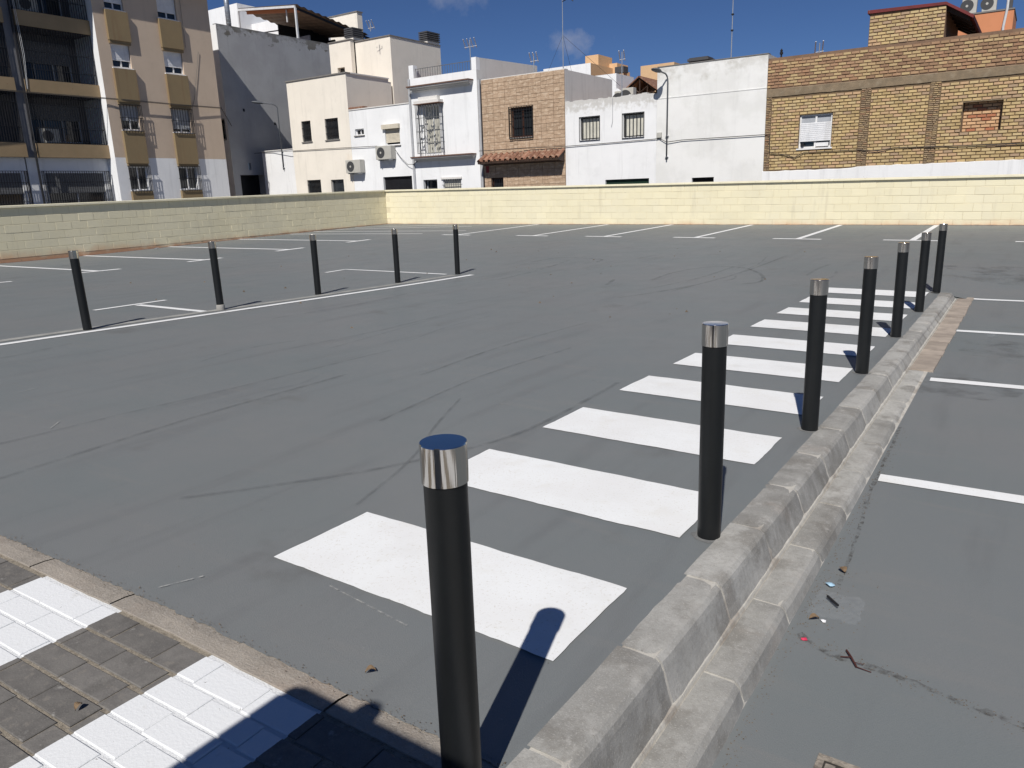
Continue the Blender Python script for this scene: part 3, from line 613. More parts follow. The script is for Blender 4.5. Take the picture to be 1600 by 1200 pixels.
# ------------------------------------------------------------------ yellow block walls
BL, BH, BT = 0.40, 0.199, 0.20
def block_mesh(w, name='block'):
    c = .004; a, b, t = w/2-.004, BH/2-.004, BT/2
    vs = [(-a, t, -b), (a, t, -b), (a, t, b), (-a, t, b), (-a, -t+c, -b), (a, -t+c, -b), (a, -t+c, b), (-a, -t+c, b), (-a+c, -t, -b+c), (a-c, -t, -b+c), (a-c, -t, b-c), (-a+c, -t, b-c)]
    fs = [(0, 3, 2, 1), (8, 9, 10, 11)] + [(i, 4+i, 4+(i+1) % 4, (i+1) % 4) for i in range(4)] + [(4+i, 8+i, 8+(i+1) % 4, 4+(i+1) % 4) for i in range(4)]
    return MB().add(vs, fs).mesh(name, 'cream_block')
blk_me = block_mesh(BL)
def block_wall(label, along, s0, s1, zbase, ztop, to_world, rz, vis0, vis1, order):
    """courses of blocks; along: function s -> base height; to_world: (s, depth, z) -> point with depth 0 on the seen face"""
    w = thing('block_wall', label, 'wall', to_world(s0, 0, 0), 'yellow walls round the lot')
    O = Vector(w.location)
    cells = []
    nrow = 6
    for r in range(nrow):
        s = s0 + (BL/2 if r % 2 else 0) - BL
        while s < s1+BL:
            s += BL
            cs = s+BL/2
            if cs < s0 or cs > s1: continue
            zt = ztop(cs) - .055
            z = zt - (r+.5)*.2002
            cells.append((cs, r, z))
    vis = [c for c in cells if vis0 <= c[0] <= vis1]; vis.sort(key=order); single = set(id(c) for c in vis[:298])
    slope = math.atan((ztop(s1)-ztop(s0))/(s1-s0))
    rest = MB(); rr = random.Random(2)
    for c in cells:
        cs, r, z = c; d = rr.uniform(-.0025, .0025)
        p = Vector(to_world(cs, BT/2+d, z))
        tilt = slope
        if id(c) in single:
            o = place('block', blk_me, w, p-O, (0, -tilt, rz) if rz == 0 else (0, -tilt, rz)); 
        else:
            mt = Matrix.Rotation(rz, 4, 'Z') @ Matrix.Rotation(-tilt, 4, 'Y')
            vs = [mt @ vv.co + p for vv in blk_me.vertices]; rest.add(vs, [tuple(pl.vertices) for pl in blk_me.polygons])
    if rest.v: o = rest.build('far_blocks', 'cream_block', w); o['kind'] = 'stuff'
    core = MB(); n = 40
    for k in range(n):
        a = s0+(s1-s0)*k/n; b = s0+(s1-s0)*(k+1)/n
        f0, f1, k0, k1 = to_world(a, .0055, 0), to_world(b, .0055, 0), to_world(a, BT-.006, 0), to_world(b, BT-.006, 0)
        za, zb, ta, tb = zbase(a)-.3, zbase(b)-.3, ztop(a)-.05, ztop(b)-.05
        P = lambda p, z: (p[0], p[1], z)
        core.quad(P(f0, za), P(f1, zb), P(f1, tb), P(f0, ta)).quad(P(k0, -.7), P(k1, -.7), P(k1, tb), P(k0, ta)).quad(P(f0, ta), P(f1, tb), P(k1, tb), P(k0, ta))
    core.build('mortar', 'cream_joint', w)
    s = s0; rc = random.Random(4)
    while s < s1-.05:
        e = min(s+1.0+rc.uniform(-.02, .25), s1); mb = MB()
        pr = [(-.055, -.050), (-.055, -.004), (-.050, 0), (BT+.04, .006), (BT+.045, -.05), (0.0, -.052)]
        A = [(*to_world(s+.002, d, 0)[:2], ztop(s)+z) for d, z in pr]; B = [(*to_world(e-.002, d, 0)[:2], ztop(e)+z) for d, z in pr]
        k = len(pr); mb.add(A+B, [tuple(range(k)), tuple(range(k, 2*k))[::-1]] + [(i, (i+1) % k, k+(i+1) % k, k+i) for i in range(k)])
        mb.build('coping_stone', 'cream_cap', w); s = e
    dirt = MB(); n = 260                                          # soil that gathered along the foot
    for k in range(n):
        a = s0+(s1-s0)*k/n; b = s0+(s1-s0)*(k+1)/n
        q = lambda s_, sd: .5+.5*mnoise.noise((s_*2.2, sd, 0))+.35*mnoise.noise((s_*9, sd, 3))
        h_ = lambda s_: max(.003, .020*q(s_, 1)); d_ = lambda s_: .012+.05*max(0, q(s_, 2))
        w0, w1 = to_world(a, .004, 0), to_world(b, .004, 0); g0, g1 = to_world(a, -d_(a), 0), to_world(b, -d_(b), 0); m0, m1 = to_world(a, -.012, 0), to_world(b, -.012, 0)
        dirt.quad((*w0[:2], zbase(a)+h_(a)), (*w1[:2], zbase(b)+h_(b)), (*m1[:2], zbase(b)+h_(b)*.8), (*m0[:2], zbase(a)+h_(a)*.8))
        dirt.quad((*m0[:2], zbase(a)+h_(a)*.8), (*m1[:2], zbase(b)+h_(b)*.8), (*g1[:2], zg(g1[0], g1[1])+.003), (*g0[:2], zg(g0[0], g0[1])+.003))
    dirt.build('soil_line', 'red_dirt', w)
    return w
ULW, VFW = -20.7, 22.0
lt_top = lambda v: 1.293 + (v-8.6)*0.0109
block_wall('shaded cream block wall along the left side of the lot', None, -5.0, 22.2, lambda s: zg(ULW+.05, s), lt_top, lambda s, d, z: (ULW-d, s, z), R(90), 6.5, 22.0, lambda c: -c[0] if False else abs(c[0]-7))
ft_top = lambda u: 1.236 - u*0.00975
block_wall('sunlit pale yellow block wall across the far end of the lot', None, -20.7, 9.0, lambda s: zg(s, VFW-.05), ft_top, lambda s, d, z: (s, VFW+d, z), 0, -20.7, 0.6, lambda c: -c[0])

# ------------------------------------------------------------------ building kit
def PV(V):   # facade facing -Y at v = V : (a, b, depth) -> point
    return lambda a, b, d=0: (a, V+d, b)
def PU(U):   # facade facing +X at u = U
    return lambda a, b, d=0: (U-d, a, b)
def holed(mb, P, a0, a1, b0, b1, holes, dep=.16):
    As = sorted({a0, a1, *[h[0] for h in holes], *[h[1] for h in holes]}); Bs = sorted({b0, b1, *[h[2] for h in holes], *[h[3] for h in holes]})
    for x0, x1 in zip(As[:-1], As[1:]):
        for y0, y1 in zip(Bs[:-1], Bs[1:]):
            cx, cy = (x0+x1)/2, (y0+y1)/2
            if any(h[0] < cx < h[1] and h[2] < cy < h[3] for h in holes): continue
            mb.quad(P(x0, y0), P(x1, y0), P(x1, y1), P(x0, y1))
    for h in holes:
        x0, x1, y0, y1 = h[:4]; d = h[4] if len(h) > 4 else dep
        mb.quad(P(x0, y0), P(x0, y1), P(x0, y1, d), P(x0, y0, d)); mb.quad(P(x1, y0), P(x1, y1), P(x1, y1, d), P(x1, y0, d))
        mb.quad(P(x0, y0), P(x1, y0), P(x1, y0, d), P(x0, y0, d)); mb.quad(P(x0, y1), P(x1, y1), P(x1, y1, d), P(x0, y1, d))
def pbox(mb, P, a0, a1, b0, b1, d0, d1):
    c = [P(a, b, d) for d in (d0, d1) for b in (b0, b1) for a in (a0, a1)]
    return mb.add(c, [(0, 1, 3, 2), (4, 6, 7, 5), (0, 4, 5, 1), (2, 3, 7, 6), (0, 2, 6, 4), (1, 5, 7, 3)])
def grille(P, a0, a1, b0, b1, out, par, mat='iron', step=.115, hs=(.2, .8), t=.018, name='grille'):
    mb = MB(); n = max(2, round((a1-a0)/step))
    for k in range(n+1):
        a = a0+(a1-a0)*k/n; pbox(mb, P, a-t/2, a+t/2, b0, b1, -out-t, -out)
    for h_ in (0, *hs, 1):
        b = b0+(b1-b0)*h_; pbox(mb, P, a0-t/2, a1+t/2, b-t/2, b+t/2, -out-t*1.3, -out+t*.3)
        if out > .05:
            for a in (a0, a1): pbox(mb, P, a-t/2, a+t/2, b-t/2, b+t/2, -out, .01)
    if out > .05:
        k = max(1, round(out/step))
        for a in (a0, a1):
            for j in range(k):
                dd = out*(j+.35)/k; pbox(mb, P, a-t/2, a+t/2, b0, b1, -dd-t, -dd)
    return mb.build(name, mat, par)
def slats(P, a0, a1, b0, b1, d, par, mat, name='shutter', pitch=.06):
    mb = MB(); n = max(2, round((b1-b0)/pitch)); hh = (b1-b0)/n
    for k in range(n):
        y0 = b0+k*hh; y1 = y0+hh
        mb.quad(P(a0, y0, d), P(a1, y0, d), P(a1, y0+hh*.15, d-.012), P(a0, y0+hh*.15, d-.012)); mb.quad(P(a0, y0+hh*.15, d-.012), P(a1, y0+hh*.15, d-.012), P(a1, y1-hh*.15, d-.012), P(a0, y1-hh*.15, d-.012)); mb.quad(P(a0, y1-hh*.15, d-.012), P(a1, y1-hh*.15, d-.012), P(a1, y1, d), P(a0, y1, d))
    return mb.build(name, mat, par)
def window(P, a0, a1, b0, b1, par, d=.15, frame='frame', mullions=1, shut=0.0, shut_mat='shutter', sill=None, bars=None, bar_out=.0, bar_step=.115, bar_hs=(.2, .8), bar_mat='iron', curtain=False, name='window', pad=0.05):
    """frame in the hole, pane behind it, roller shutter over the top share, sill and grille"""
    mb = MB(); t = .05
    pbox(mb, P, a0, a0+t, b0, b1, d-.04, d+.02); pbox(mb, P, a1-t, a1, b0, b1, d-.04, d+.02); pbox(mb, P, a0+t, a1-t, b0, b0+t, d-.04, d+.02); pbox(mb, P, a0+t, a1-t, b1-t, b1, d-.04, d+.02)
    for k in range(mullions):
        a = a0+(a1-a0)*(k+1)/(mullions+1); pbox(mb, P, a-.028, a+.028, b0+t, b1-t, d-.035, d+.015)
    w = mb.build(name, frame, par)
    MB().quad(P(a0+.01, b0+.01, d+.008), P(a1-.01, b0+.01, d+.008), P(a1-.01, b1-.01, d+.008), P(a0+.01, b1-.01, d+.008)).build('pane', 'curtain' if curtain else 'glass', w)
    if shut > 0: slats(P, a0+.02, a1-.02, b1-(b1-b0)*shut, b1, d-.05, w, shut_mat)
    if sill: pbox(MB(), P, a0-.05, a1+.05, b0-.05, b0-.003, -.05, d-.05).build('sill', sill, w)
    if bars: grille(P, a0-pad, a1+pad, b0-pad, b1+pad*.5, bar_out, w, bar_mat, bar_step, bar_hs)
    return w
def house(name, label, cat, V, u0, u1, ztop, holes, mat, depth=9.0, zbot=-.6, side=None, loc=None):
    """box house facing the lot at y = V; front with openings, other sides plain"""
    b = thing(name, label, cat, ((u0+u1)/2, V+depth/2, zbot)); P = PV(V); mb = MB()
    holed(mb, P, u0, u1, zbot, ztop, holes)
    mb.build('front_wall', mat, b)
    s = MB(); s.quad((u1, V, zbot), (u1, V+depth, zbot), (u1, V+depth, ztop), (u1, V, ztop)); s.quad((u0, V, zbot), (u0, V+depth, zbot), (u0, V+depth, ztop), (u0, V, ztop)); s.quad((u0, V+depth, zbot), (u1, V+depth, zbot), (u1, V+depth, ztop), (u0, V+depth, ztop))
    s.build('side_wall', side or mat, b)
    MB().quad((u0, V, ztop-.002), (u1, V, ztop-.002), (u1, V+depth, ztop-.002), (u0, V+depth, ztop-.002)).build('roof', 'roof_flat', b)
    return b, P
def coping(b, P, a0, a1, z, mat='coping_grey', out=.05, h_=.05, dep=.3, name='coping'):
    return pbox(MB(), P, a0, a1, z+.001, z+h_, -out, dep).build(name, mat, b)
VH = 28.0

# ---- apartment block on the left -------------------------------------------------
UA, VE, HA = -34.2, 24.95, 10.72
apt = thing('apartment_block', 'tan apartment block with barred loggias behind the left wall', 'building', (-39, 16, -.6))
P = PU(UA); V0 = 19.22
cols = ((19.78, 20.64), (22.26, 23.22)); wz = ((1.84, 2.88), (4.46, 5.50), (7.08, 8.04), (9.44, 10.4))
holes = [(a0, a1, z0, z1, .16) for a0, a1 in cols for z0, z1 in wz]
mb = MB(); holed(mb, P, V0, VE, 3.27, HA, [h for h in holes if h[2] > 3]); mb.build('upper_wall', 'tan_wall', apt)
mb = MB(); holed(mb, P, V0, VE, -.6, 3.268, [h for h in holes if h[2] < 3]); mb.build('base_wall', 'white_wall', apt)
UR = UA-.36                                                   # loggia front line, recessed
mb = MB(); mb.quad((UA, V0, -.6), (UA-1.9, V0, -.6), (UA-1.9, V0, HA), (UA, V0, HA)); mb.build('loggia_end_wall', 'white_wall', apt)
mb = MB(); mb.quad((UA, VE, -.6), (UA-11, VE, -.6), (UA-11, VE, HA), (UA, VE, HA)); mb.quad((UA-11, -2, -.6), (UA-11, VE, -.6), (UA-11, VE, HA), (UA-11, -2, HA)); mb.quad((UA, -2, -.6), (UA-11, -2, -.6), (UA-11, -2, HA), (UA, -2, HA)); mb.build('end_wall', 'tan_wall', apt)
MB().box(UA-11.2, UA+.42, -2.2, VE+.02, HA, HA+.22).build('roof', 'tan_wall', apt)
for ci, (a0, a1) in enumerate(cols):
    for wi, (z0, z1) in enumerate(wz):
        w = window(P, a0, a1, z0, z1, apt, d=.13, frame='white_frame', shut=(.0, .62, .70, .72)[wi] if not (wi == 1 and ci == 1) else .85, shut_mat='shutter_grey' if wi == 1 else 'shutter', sill='white_wall', bars=wi < 2, bar_out=.17, bar_step=.13, bar_hs=(.5,))
        zp0 = z1+.13; zp1 = (wz[wi+1][0]-.055) if wi < 3 else None
        if zp1:
            pn = pbox(MB(), P, a0-.07, a1+.07, zp0, zp1, -.14, .0).build('spandrel_panel', 'ochre', apt)
        pbox(MB(), P, a0-.05, a1+.05, z1+.003, z1+.127, -.10, .0).build('lintel', 'ochre', apt)
    pbox(MB(), P, a0-.07, a1+.07, 1.0, wz[0][0]-.055, -.14, .0).build('spandrel_panel', 'ochre', apt)
# loggias: back wall, pillars, parapets, slabs, railings
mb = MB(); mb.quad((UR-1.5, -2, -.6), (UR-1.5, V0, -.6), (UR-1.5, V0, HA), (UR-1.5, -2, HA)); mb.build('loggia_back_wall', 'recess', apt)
PR_ = PU(UR)
bays = ((16.2, V0-.01), (12.4, 15.78), (8.5, 11.9), (4.6, 8.0))
storeys = ((3.24, 3.80), (5.78, 6.30), (8.33, 8.90))
for bi, (a0, a1) in enumerate(bays):
    for si, (z0, z1) in enumerate(storeys):
        pbox(MB(), PR_, a0, a1, z0, z1, 0, .12).build('parapet', 'parapet', apt)
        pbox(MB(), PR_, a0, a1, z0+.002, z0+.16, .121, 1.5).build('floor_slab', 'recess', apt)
        ztop = storeys[si+1][0] if si < 2 else HA
        grille(PR_, a0+.05, a1-.05, z1+.01, ztop-.02, -.06, apt, 'iron', .10, (.32, .8) if si != 1 else (.2, .55), .021, 'loggia_bars')
        # door and window in the back wall
        PB = PU(UR-1.5)
        wa = a0+.35; wb = a1-.35
        w = window(PB, wa, wb, z1-.35 if si == 1 else z1+.15, z1+1.75, apt, d=-.02, frame='frame', mullions=2, shut=.42, shut_mat='shutter_dim', name='loggia_window')
        if (bi, si) in ((0, 0), (0, 2), (1, 1)):
            ac = MB(); pbox(ac, PR_, a0+.3, a0+1.1, z1+.05, z1+.62, .25, .55); ac = ac.build('air_conditioner', 'ac', apt)
            ring = MB(); c = (UR-.25+.012, a0+.62, z1+.33); ring.tube([c, (c[0]-.02, c[1], c[2])], .22, 20); ring.build('fan', 'ac_dark', ac)
    # ground floor: wall with one wide barred window
    mb = MB(); holed(mb, PU(UR-.30), a0-.45, a1+.01, -.6, 3.238, [(a0+.25, a1-.28, .75, 2.62, .1)]); mb.build('ground_floor_wall', 'white_wall', apt)
    w = window(PU(UR-.30), a0+.25, a1-.28, .75, 2.62, apt, d=.09, frame='frame', mullions=1, shut=.45, shut_mat='shutter_dim', bars=True, bar_out=.22, bar_step=.10, bar_hs=(.12, .42, .78), pad=.14)
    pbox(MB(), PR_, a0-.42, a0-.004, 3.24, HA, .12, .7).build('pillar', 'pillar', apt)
    pipe = MB(); pipe.tube([(UR+.0, a0-.12, 1.0), (UR+.0, a0-.12, HA)], .045, 8); pipe.build('drain_pipe', 'iron', apt)
    for k in range(3):
        c = MB(); c.tube([(UR+.02, a0-.05+.05*k, HA), (UR+.025, a0+.0+.06*k, 7.2), (UR+.02, a0-.02+.02*k, 5.9)], .007, 5); c.build('cable', 'iron_white' if k else 'cable', apt)
PB2 = PU(UA+.05)
cb = thing('facade_cable', 'dark cable pair sagging along the tan apartment facade', 'cable', (UA+.05, 19, 5.6), 'cables along the facades')
mb = MB()
for dz in (0, .035):
    mb.tube([(UA+.22, 12, 5.72+dz), (UA+.1, 16, 5.70+dz), (UA+.08, 19.1, 5.71+dz), (UA+.16, 20.3, 5.70+dz), (UA+.16, 22.7, 5.67+dz), (UA+.1, VE, 5.69+dz), (-36.2, 27.0, 5.1+dz)], .014, 6)
mb.build('wire', 'cable', cb)
mb = MB(); mb.tube([(UA+.06, 23.1, 5.0), (UA+.03, 23.6, 6.1), (UA+.03, 24.1, 8.2)], .010, 5); mb.tube([(UA+.03, 23.45, 8.3), (UA+.03, 23.45, HA)], .008, 5); mb.build('riser_wire', 'iron_grey', cb)

# ---- grey party-wall building -----------------------------------------------------
UG, VG = -36.26, 26.8
gb = thing('grey_building', 'tall building with peeling grey side wall behind the street lamp', 'building', (-41, 33, -.6))
PG = PU(UG); ZG = 10.1
mb = MB(); holed(mb, PG, VG, 44, -.6, ZG, [(27.24, 28.80, -.6, 2.58, .5), (27.86, 28.02, 2.85, 3.22, .2)]); mb.build('side_wall', 'grey_wall', gb)
pbox(MB(), PG, 27.24, 28.80, -.6, 2.58, .45, .5).build('garage_door', 'garage', gb)
PF = PV(VG); mb = MB(); holed(mb, PF, -46, UG, -.6, ZG, [(-37.0, -36.52, 4.45, 5.45, .2), (-37.1, -36.78, 8.0, 8.25, .2), (-39, -38, 4.4, 5.4, .2)]); mb.build('front_wall', 'white_wall', gb)
for h_ in ((-37.0, -36.52, 4.45, 5.45), (-39, -38, 4.4, 5.4)): window(PF, *h_, gb, d=.18, frame='iron', mullions=0, bars=True)
MB().quad((-37.1, VG+.19, 8.0), (-36.78, VG+.19, 8.0), (-36.78, VG+.19, 8.25), (-37.1, VG+.19, 8.25)).build('vent_opening', 'dark', gb)
MB().quad((-46, VG, ZG-.25), (UG, VG, ZG-.25), (UG, 44, ZG-.25), (-46, 44, ZG-.25)).build('roof', 'roof_flat', gb)
MB().box(UG-.25, UG+.002, VG+.002, 44, ZG, ZG+.05).build('coping', 'grey_wall', gb)
ks = MB(); 
for (v, z) in ((31.1, 6.1), (29.9, 5.3), (27.9, 5.9)): pbox(ks, PG, v, v+.09, z, z+.14, -.03, .0)
ks.build('wall_bracket', 'iron', gb)
MB().box(-48.4, -44.9, 35, 40, ZG-.25, 13.75).build('stair_tower', 'white_wall', gb); MB().box(-44.9, -41.7, 36, 40, ZG-.25, 12.6).build('stair_tower', 'white_wall', gb)
tw = thing('white_tower', 'white rooftop stair tower rising behind the dark pergola', 'building', (-43, 44, -.6)); MB().box(-45.3, -41.0, 42, 42.5, -.6, 13.75).build('wall', 'cream_wall', tw); MB().box(-45.35, -40.95, 41.95, 42.55, 13.75, 13.82).build('coping', 'coping_grey', tw)
MB().box(-46.6, -45.9, 43, 44, -.6, 14.3).build('chimney', 'white_wall', tw)
fp = thing('flue_pipe', 'shiny metal flue pipe above the peeling grey wall', 'flue', (UG-.5, 28.0, ZG-.25)); mb = MB(); mb.lathe([(.13, ZG-.25), (.13, 12.6)], UG-.5, 28.0, 18); mb.build('pipe', 'galv', fp, smooth=True)
mb = MB()
for k in range(14): mb.lathe([(.137, ZG-.1+k*.19), (.137, ZG-.08+k*.19)], UG-.5, 28.0, 18)
mb.build('seam', 'galv', fp)
# pergola on its roof
pg = thing('pergola', 'rooftop pergola with white frame and corrugated roof', 'pergola', (-38, 32, ZG-.25))
zf, zb_ = 11.62, 11.15
A0, A1, B0, B1 = (-39.8, 31.0), (-36.6, 31.0), (-39.8, 37.9), (-36.6, 37.9)
PA = Vector((-41.64, 32.5, 12.45)); PBq = Vector((-36.55, 32.5, 11.90)); PC = Vector((-36.55, 38.4, 11.05)); PD = Vector((-41.64, 38.4, 11.5))
def bar(a, b, w, h_):
    a, b = Vector(a), Vector(b); t = (b-a).normalized(); sdv = t.cross(Vector((0, 0, 1))).normalized()*w/2; up = Vector((0, 0, h_/2)); mb = MB()
    return mb.add([a-sdv-up, a+sdv-up, a+sdv+up, a-sdv+up, b-sdv-up, b+sdv-up, b+sdv+up, b-sdv+up], [(0, 1, 2, 3), (7, 6, 5, 4), (0, 4, 5, 1), (1, 5, 6, 2), (2, 6, 7, 3), (3, 7, 4, 0)])
bar(PA, PBq, .09, .12).build('front_beam', 'iron_white', pg); bar(PBq-Vector((0, -.06, .08)), PC-Vector((0, 0, .08)), .08, .12).build('side_beam', 'iron', pg)
for q, mt in ((PA, 'iron_white'), (PBq, 'iron_white'), (PC, 'iron_white'), (PA.lerp(PBq, .78)+Vector((0, .3, 0)), None)):
    if mt: MB().box(q.x-.05, q.x+.05, q.y-.05, q.y+.05, ZG-.25, q.z-.062).build('post', mt, pg)
    else: MB().box(q.x-.03, q.x+.03, q.y-.03, q.y+.03, q.z-.75, q.z-.07).build('hanger', 'iron_white', pg)
mb = MB(); n = 66
for k in range(n):
    def rowp(t): 
        w_ = Vector((0, 0, .07 + .035*math.cos(t*2*math.pi*11))); return PA.lerp(PD, t)+w_, PBq.lerp(PC, t)+w_+Vector((.18, 0, 0))
    a0, b0 = rowp(k/n); a1, b1 = rowp((k+1)/n); mb.quad(a0, b0, b1, a1)
mb.build('corrugated_roof', 'corrugated', pg)
bar(PA+Vector((.3, .4, -.12)), PBq+Vector((-.1, .4, -.12)), .05, .2).build('fascia_board', 'terracotta', pg)
MB().box(-41.6, -39.6, 38.3, 38.4, ZG-.25, 11.3).box(-39.598, -36.7, 38.3, 38.4, ZG-.25, 11.0).build('dark_end_sheet', 'dark', pg)  # near-black sheets here and behind paint the shade under the roof
MB().box(-40.2, -40.1, 34.2, 38.29, ZG-.25, 11.7).build('dark_back_sheet', 'dark', pg); MB().box(-40.0, -38.9, 35.5, 35.6, ZG-.25, 11.1).build('roller_door', 'shutter_grey', pg)
bar((-41.6, 32.5, 11.0), (-38.2, 32.5, 10.85), .05, .06).build('rail', 'iron', pg)

# ---- low white wall between the grey building and the cream house
ww = thing('white_yard_wall', 'low white wall carrying a street lamp beside the cream house', 'wall', (-34.5, 28.85, -.6)); mb = MB(); mb.box(-35.45, -32.71, 28.2, 29.6, -.6, 3.76); mb.build('wall', 'white_wall_worn', ww); MB().box(-35.47, -32.71, 28.17, 29.62, 3.762, 3.80).build('coping', 'slab', ww)

# ---- cream house ------------------------------------------------------------------
UC = -28.4
hs = [(-31.86, -31.17, 4.05, 5.06), (-30.12, -29.18, 4.04, 5.05), (-31.82, -30.8, .9, 2.14), (-30.05, -29.13, .9, 2.10)]
ch, P = house('cream_house', 'cream two storey house with four dark barred windows', 'house', VH, -32.7, UC, 7.02, hs, 'cream_wall', depth=3.0, side='cream_wall')
window(P, *hs[0], ch, d=.12, frame='iron_grey', mullions=0, sill='coping_grey', bars=True, bar_out=-.03, bar_hs=(.33, .66)); window(P, *hs[1], ch, d=.12, frame='iron_grey', mullions=0, sill='coping_grey', bars=True, bar_out=-.03, bar_hs=(.33, .66))
window(P, *hs[2], ch, d=.12, frame='iron_grey', mullions=0, bars=True, bar_out=-.03); window(P, *hs[3], ch, d=.15, frame='iron_grey', mullions=0)
coping(ch, P, -32.75, UC+.04, 7.02, h_=.06)
MB().box(UC-.25, UC+.05, VH+.31, VH+3.0, 7.021, 7.08).build('coping', 'slab', ch)
# set-back upper floor
P2 = PV(31.0); mb = MB(); holed(mb, P2, -32.5, -30.9, 6.9, 9.22, [(-32.0, -31.45, 7.45, 7.95, .25)])
mb.box(-32.5, -30.9, 31.26, 36, 6.9, 9.22); mb.quad((-30.9, 31, 6.9), (-30.9, 31.4, 6.9), (-30.9, 31.4, 9.22), (-30.9, 31, 9.22)); mb.build('stair_block', 'cream_wall', ch)
MB().quad((-32, 31.24, 7.45), (-31.45, 31.24, 7.45), (-31.45, 31.24, 7.95), (-32, 31.24, 7.95)).build('pane', 'glass', ch)
MB().box(-32.4, UC-.003, VH+3.003, 31.2, -.6, 6.9).box(-32.4, UC, 31.35, 35.4, -.6, 9.14).build('upper_block', 'cream_wall', ch); MB().box(-30.95, UC+.03, 31.3, 35.4, 9.141, 9.19).build('coping', 'coping_grey', ch)
MB().box(-32.53, -30.87, 30.95, 36, 9.221, 9.27).build('coping', 'coping_grey', ch)
for (a, b, c, d, z, zt) in ((-31.5, -30.86, 31.2, 32.0, 9.27, 9.75), (-29.0, -28.38, 34.3, 35.4, 9.19, 9.95)):
    cw = MB().box(a+.04, b-.04, c+.04, d-.04, z, z+.12).build('chimney', 'cream_wall', ch); mb = MB()
    for k in range(5): mb.box(a, b, c, d, z+.13+k*.1, z+.19+k*.1)
    mb.box(a+.08, b-.08, c+.08, d-.08, z+.1, z+.62); mb.build('louvre_cap', 'tank', cw)

# ---- low white house with air conditioners ---------------------------------------
hs = [(-28.07, -27.47, 4.12, 4.42), (-26.1, -25.17, 3.53, 4.43), (-26.42, -24.58, -.6, 2.10)]
lw, P = house('white_house', 'small white house with two outdoor air conditioners and a beige shutter', 'house', VH+.01, UC+.003, -24.27, 5.30, hs, 'white_wall', depth=4)
window(P, *hs[0], lw, d=.14, frame='white_frame', mullions=1, sill='coping_grey')
w = window(P, *hs[1], lw, d=.10, frame='white_frame', mullions=0, shut=.86, shut_mat='shutter_beige', sill='coping_grey')
pbox(MB(), P, -26.2, -25.12, 4.28, 4.48, -.14, -.001).build('shutter_box', 'shutter_beige', w)
pbox(MB(), P, -26.42, -24.58, -.6, 2.10, .12, .15).build('garage_door', 'garage', lw)
coping(lw, P, UC+.004, -24.275, 5.30, 'slab', .03, .05); MB().box(UC+.01, -27.4, VH+.0, VH+.3, 5.36, 5.44).build('roof_tile', 'clay', lw)
def air_con(u, v, z, label, w=.95, h_=.62, par_face=-1):
    o = thing('air_conditioner', label, 'air conditioner', (u, v, z), 'outdoor air conditioning units'); mb = MB(); mb.box(u-w/2, u+w/2, v-.36, v-.03, z, z+h_); bd = mb.build('casing', 'ac', o, bevel=.015)
    c = (u-w*.16, v-.362, z+h_*.5); mb = MB(); mb.tube([(c[0], v-.355, c[2]), (c[0], v-.368, c[2])], h_*.40, 24); mb.build('fan_grille', 'ac_dark', o)
    mb = MB(); mb.tube([(c[0], v-.366, c[2]), (c[0], v-.374, c[2])], .05, 12); mb.build('fan_hub', 'ac', o)
    for s in (-1, 1): MB().box(u+s*w*.35-.02, u+s*w*.35+.02, v-.36, v+.01, z-.045, z-.002).build('bracket', 'galv', o)
    return o
air_con(-28.05, VH+.01, 2.36, 'lower left outdoor air conditioner on the small white house', .98)
air_con(-25.97, VH+.01, 2.90, 'outdoor air conditioner fixed under the beige shutter window', .98)

# ---- white house with balcony slab ------------------------------------------------
u0, u1 = -24.26, -20.47
hs = [(-23.55, -22.6, 3.0, 5.12), (-23.78, -22.95, .6, 1.88), (-22.62, -21.56, .6, 1.86)]
bh, P = house('balcony_house', 'white house with tall iron window cage between two moulded ledges', 'house', VH-.12, u0, u1, 6.32, hs, 'white_wall', depth=4.9, side='slab')
w = window(P, *hs[0], bh, d=.18, frame='white_frame', mullions=1, curtain=True, name='balcony_door')
g = grille(P, -23.78, -22.40, 3.04, 5.16, .26, w, 'iron_grey', .15, (.22, .45, .72), .02, 'window_cage')
sc = MB()
for k in range(40):
    a = -23.65+1.1*random.random(); z = 3.3+1.4*random.random(); pbox(sc, P, a-.012, a+.03, z, z+.09, -.285, -.265)
tag(sc.build('scrollwork', 'iron_grey', g), kind='stuff')
pbox(MB(), P, -23.80, -22.36, 5.17, 5.29, -.34, -.002).build('lintel', 'slab', w); pbox(MB(), P, -23.62, -22.52, 5.292, 5.46, -.22, -.002).build('lintel', 'slab', w)
pbox(MB(), P, -23.83, -22.33, 5.14, 5.168, -.37, -.003).build('lintel_edge', 'brown_edge', w)
window(P, *hs[1], bh, d=.3, frame='frame', mullions=0); w = window(P, *hs[2], bh, d=.10, frame='white_frame', mullions=0, curtain=True, bars=True, bar_out=-.02, bar_step=.13, bar_hs=(.2, .4, .6, .8), bar_mat='iron_grey'); pbox(MB(), P, -22.68, -21.5, 1.865, 1.95, -.06, -.001).build('lintel', 'slab', w)
for z, nm in ((5.90, 'cornice'), (2.86, 'balcony_slab')):
    mb = MB(); a0, a1 = -24.12, -20.66
    for k, (o_, zz, hh) in enumerate(((.12, z-.17, .06), (.22, z-.11, .06), (.36, z-.05, .05))): pbox(mb, P, a0+.08-.04*k, a1-.08+.04*k, zz, zz+hh-.001, -o_, -.002)
    b_ = mb.build(nm, 'slab', bh); pbox(MB(), P, a0-.02, a1+.02, z, z+.05, -.40, -.002).build('ledge_edge', 'brown_edge', b_)
MB().box(u0, u0+.27, VH-.12, VH+.15, 6.321, 6.88).build('parapet_post', 'white_wall', bh); MB().box(u1-.25, u1, VH-.12, VH+.15, 6.321, 6.82).build('parapet_post', 'white_wall', bh)
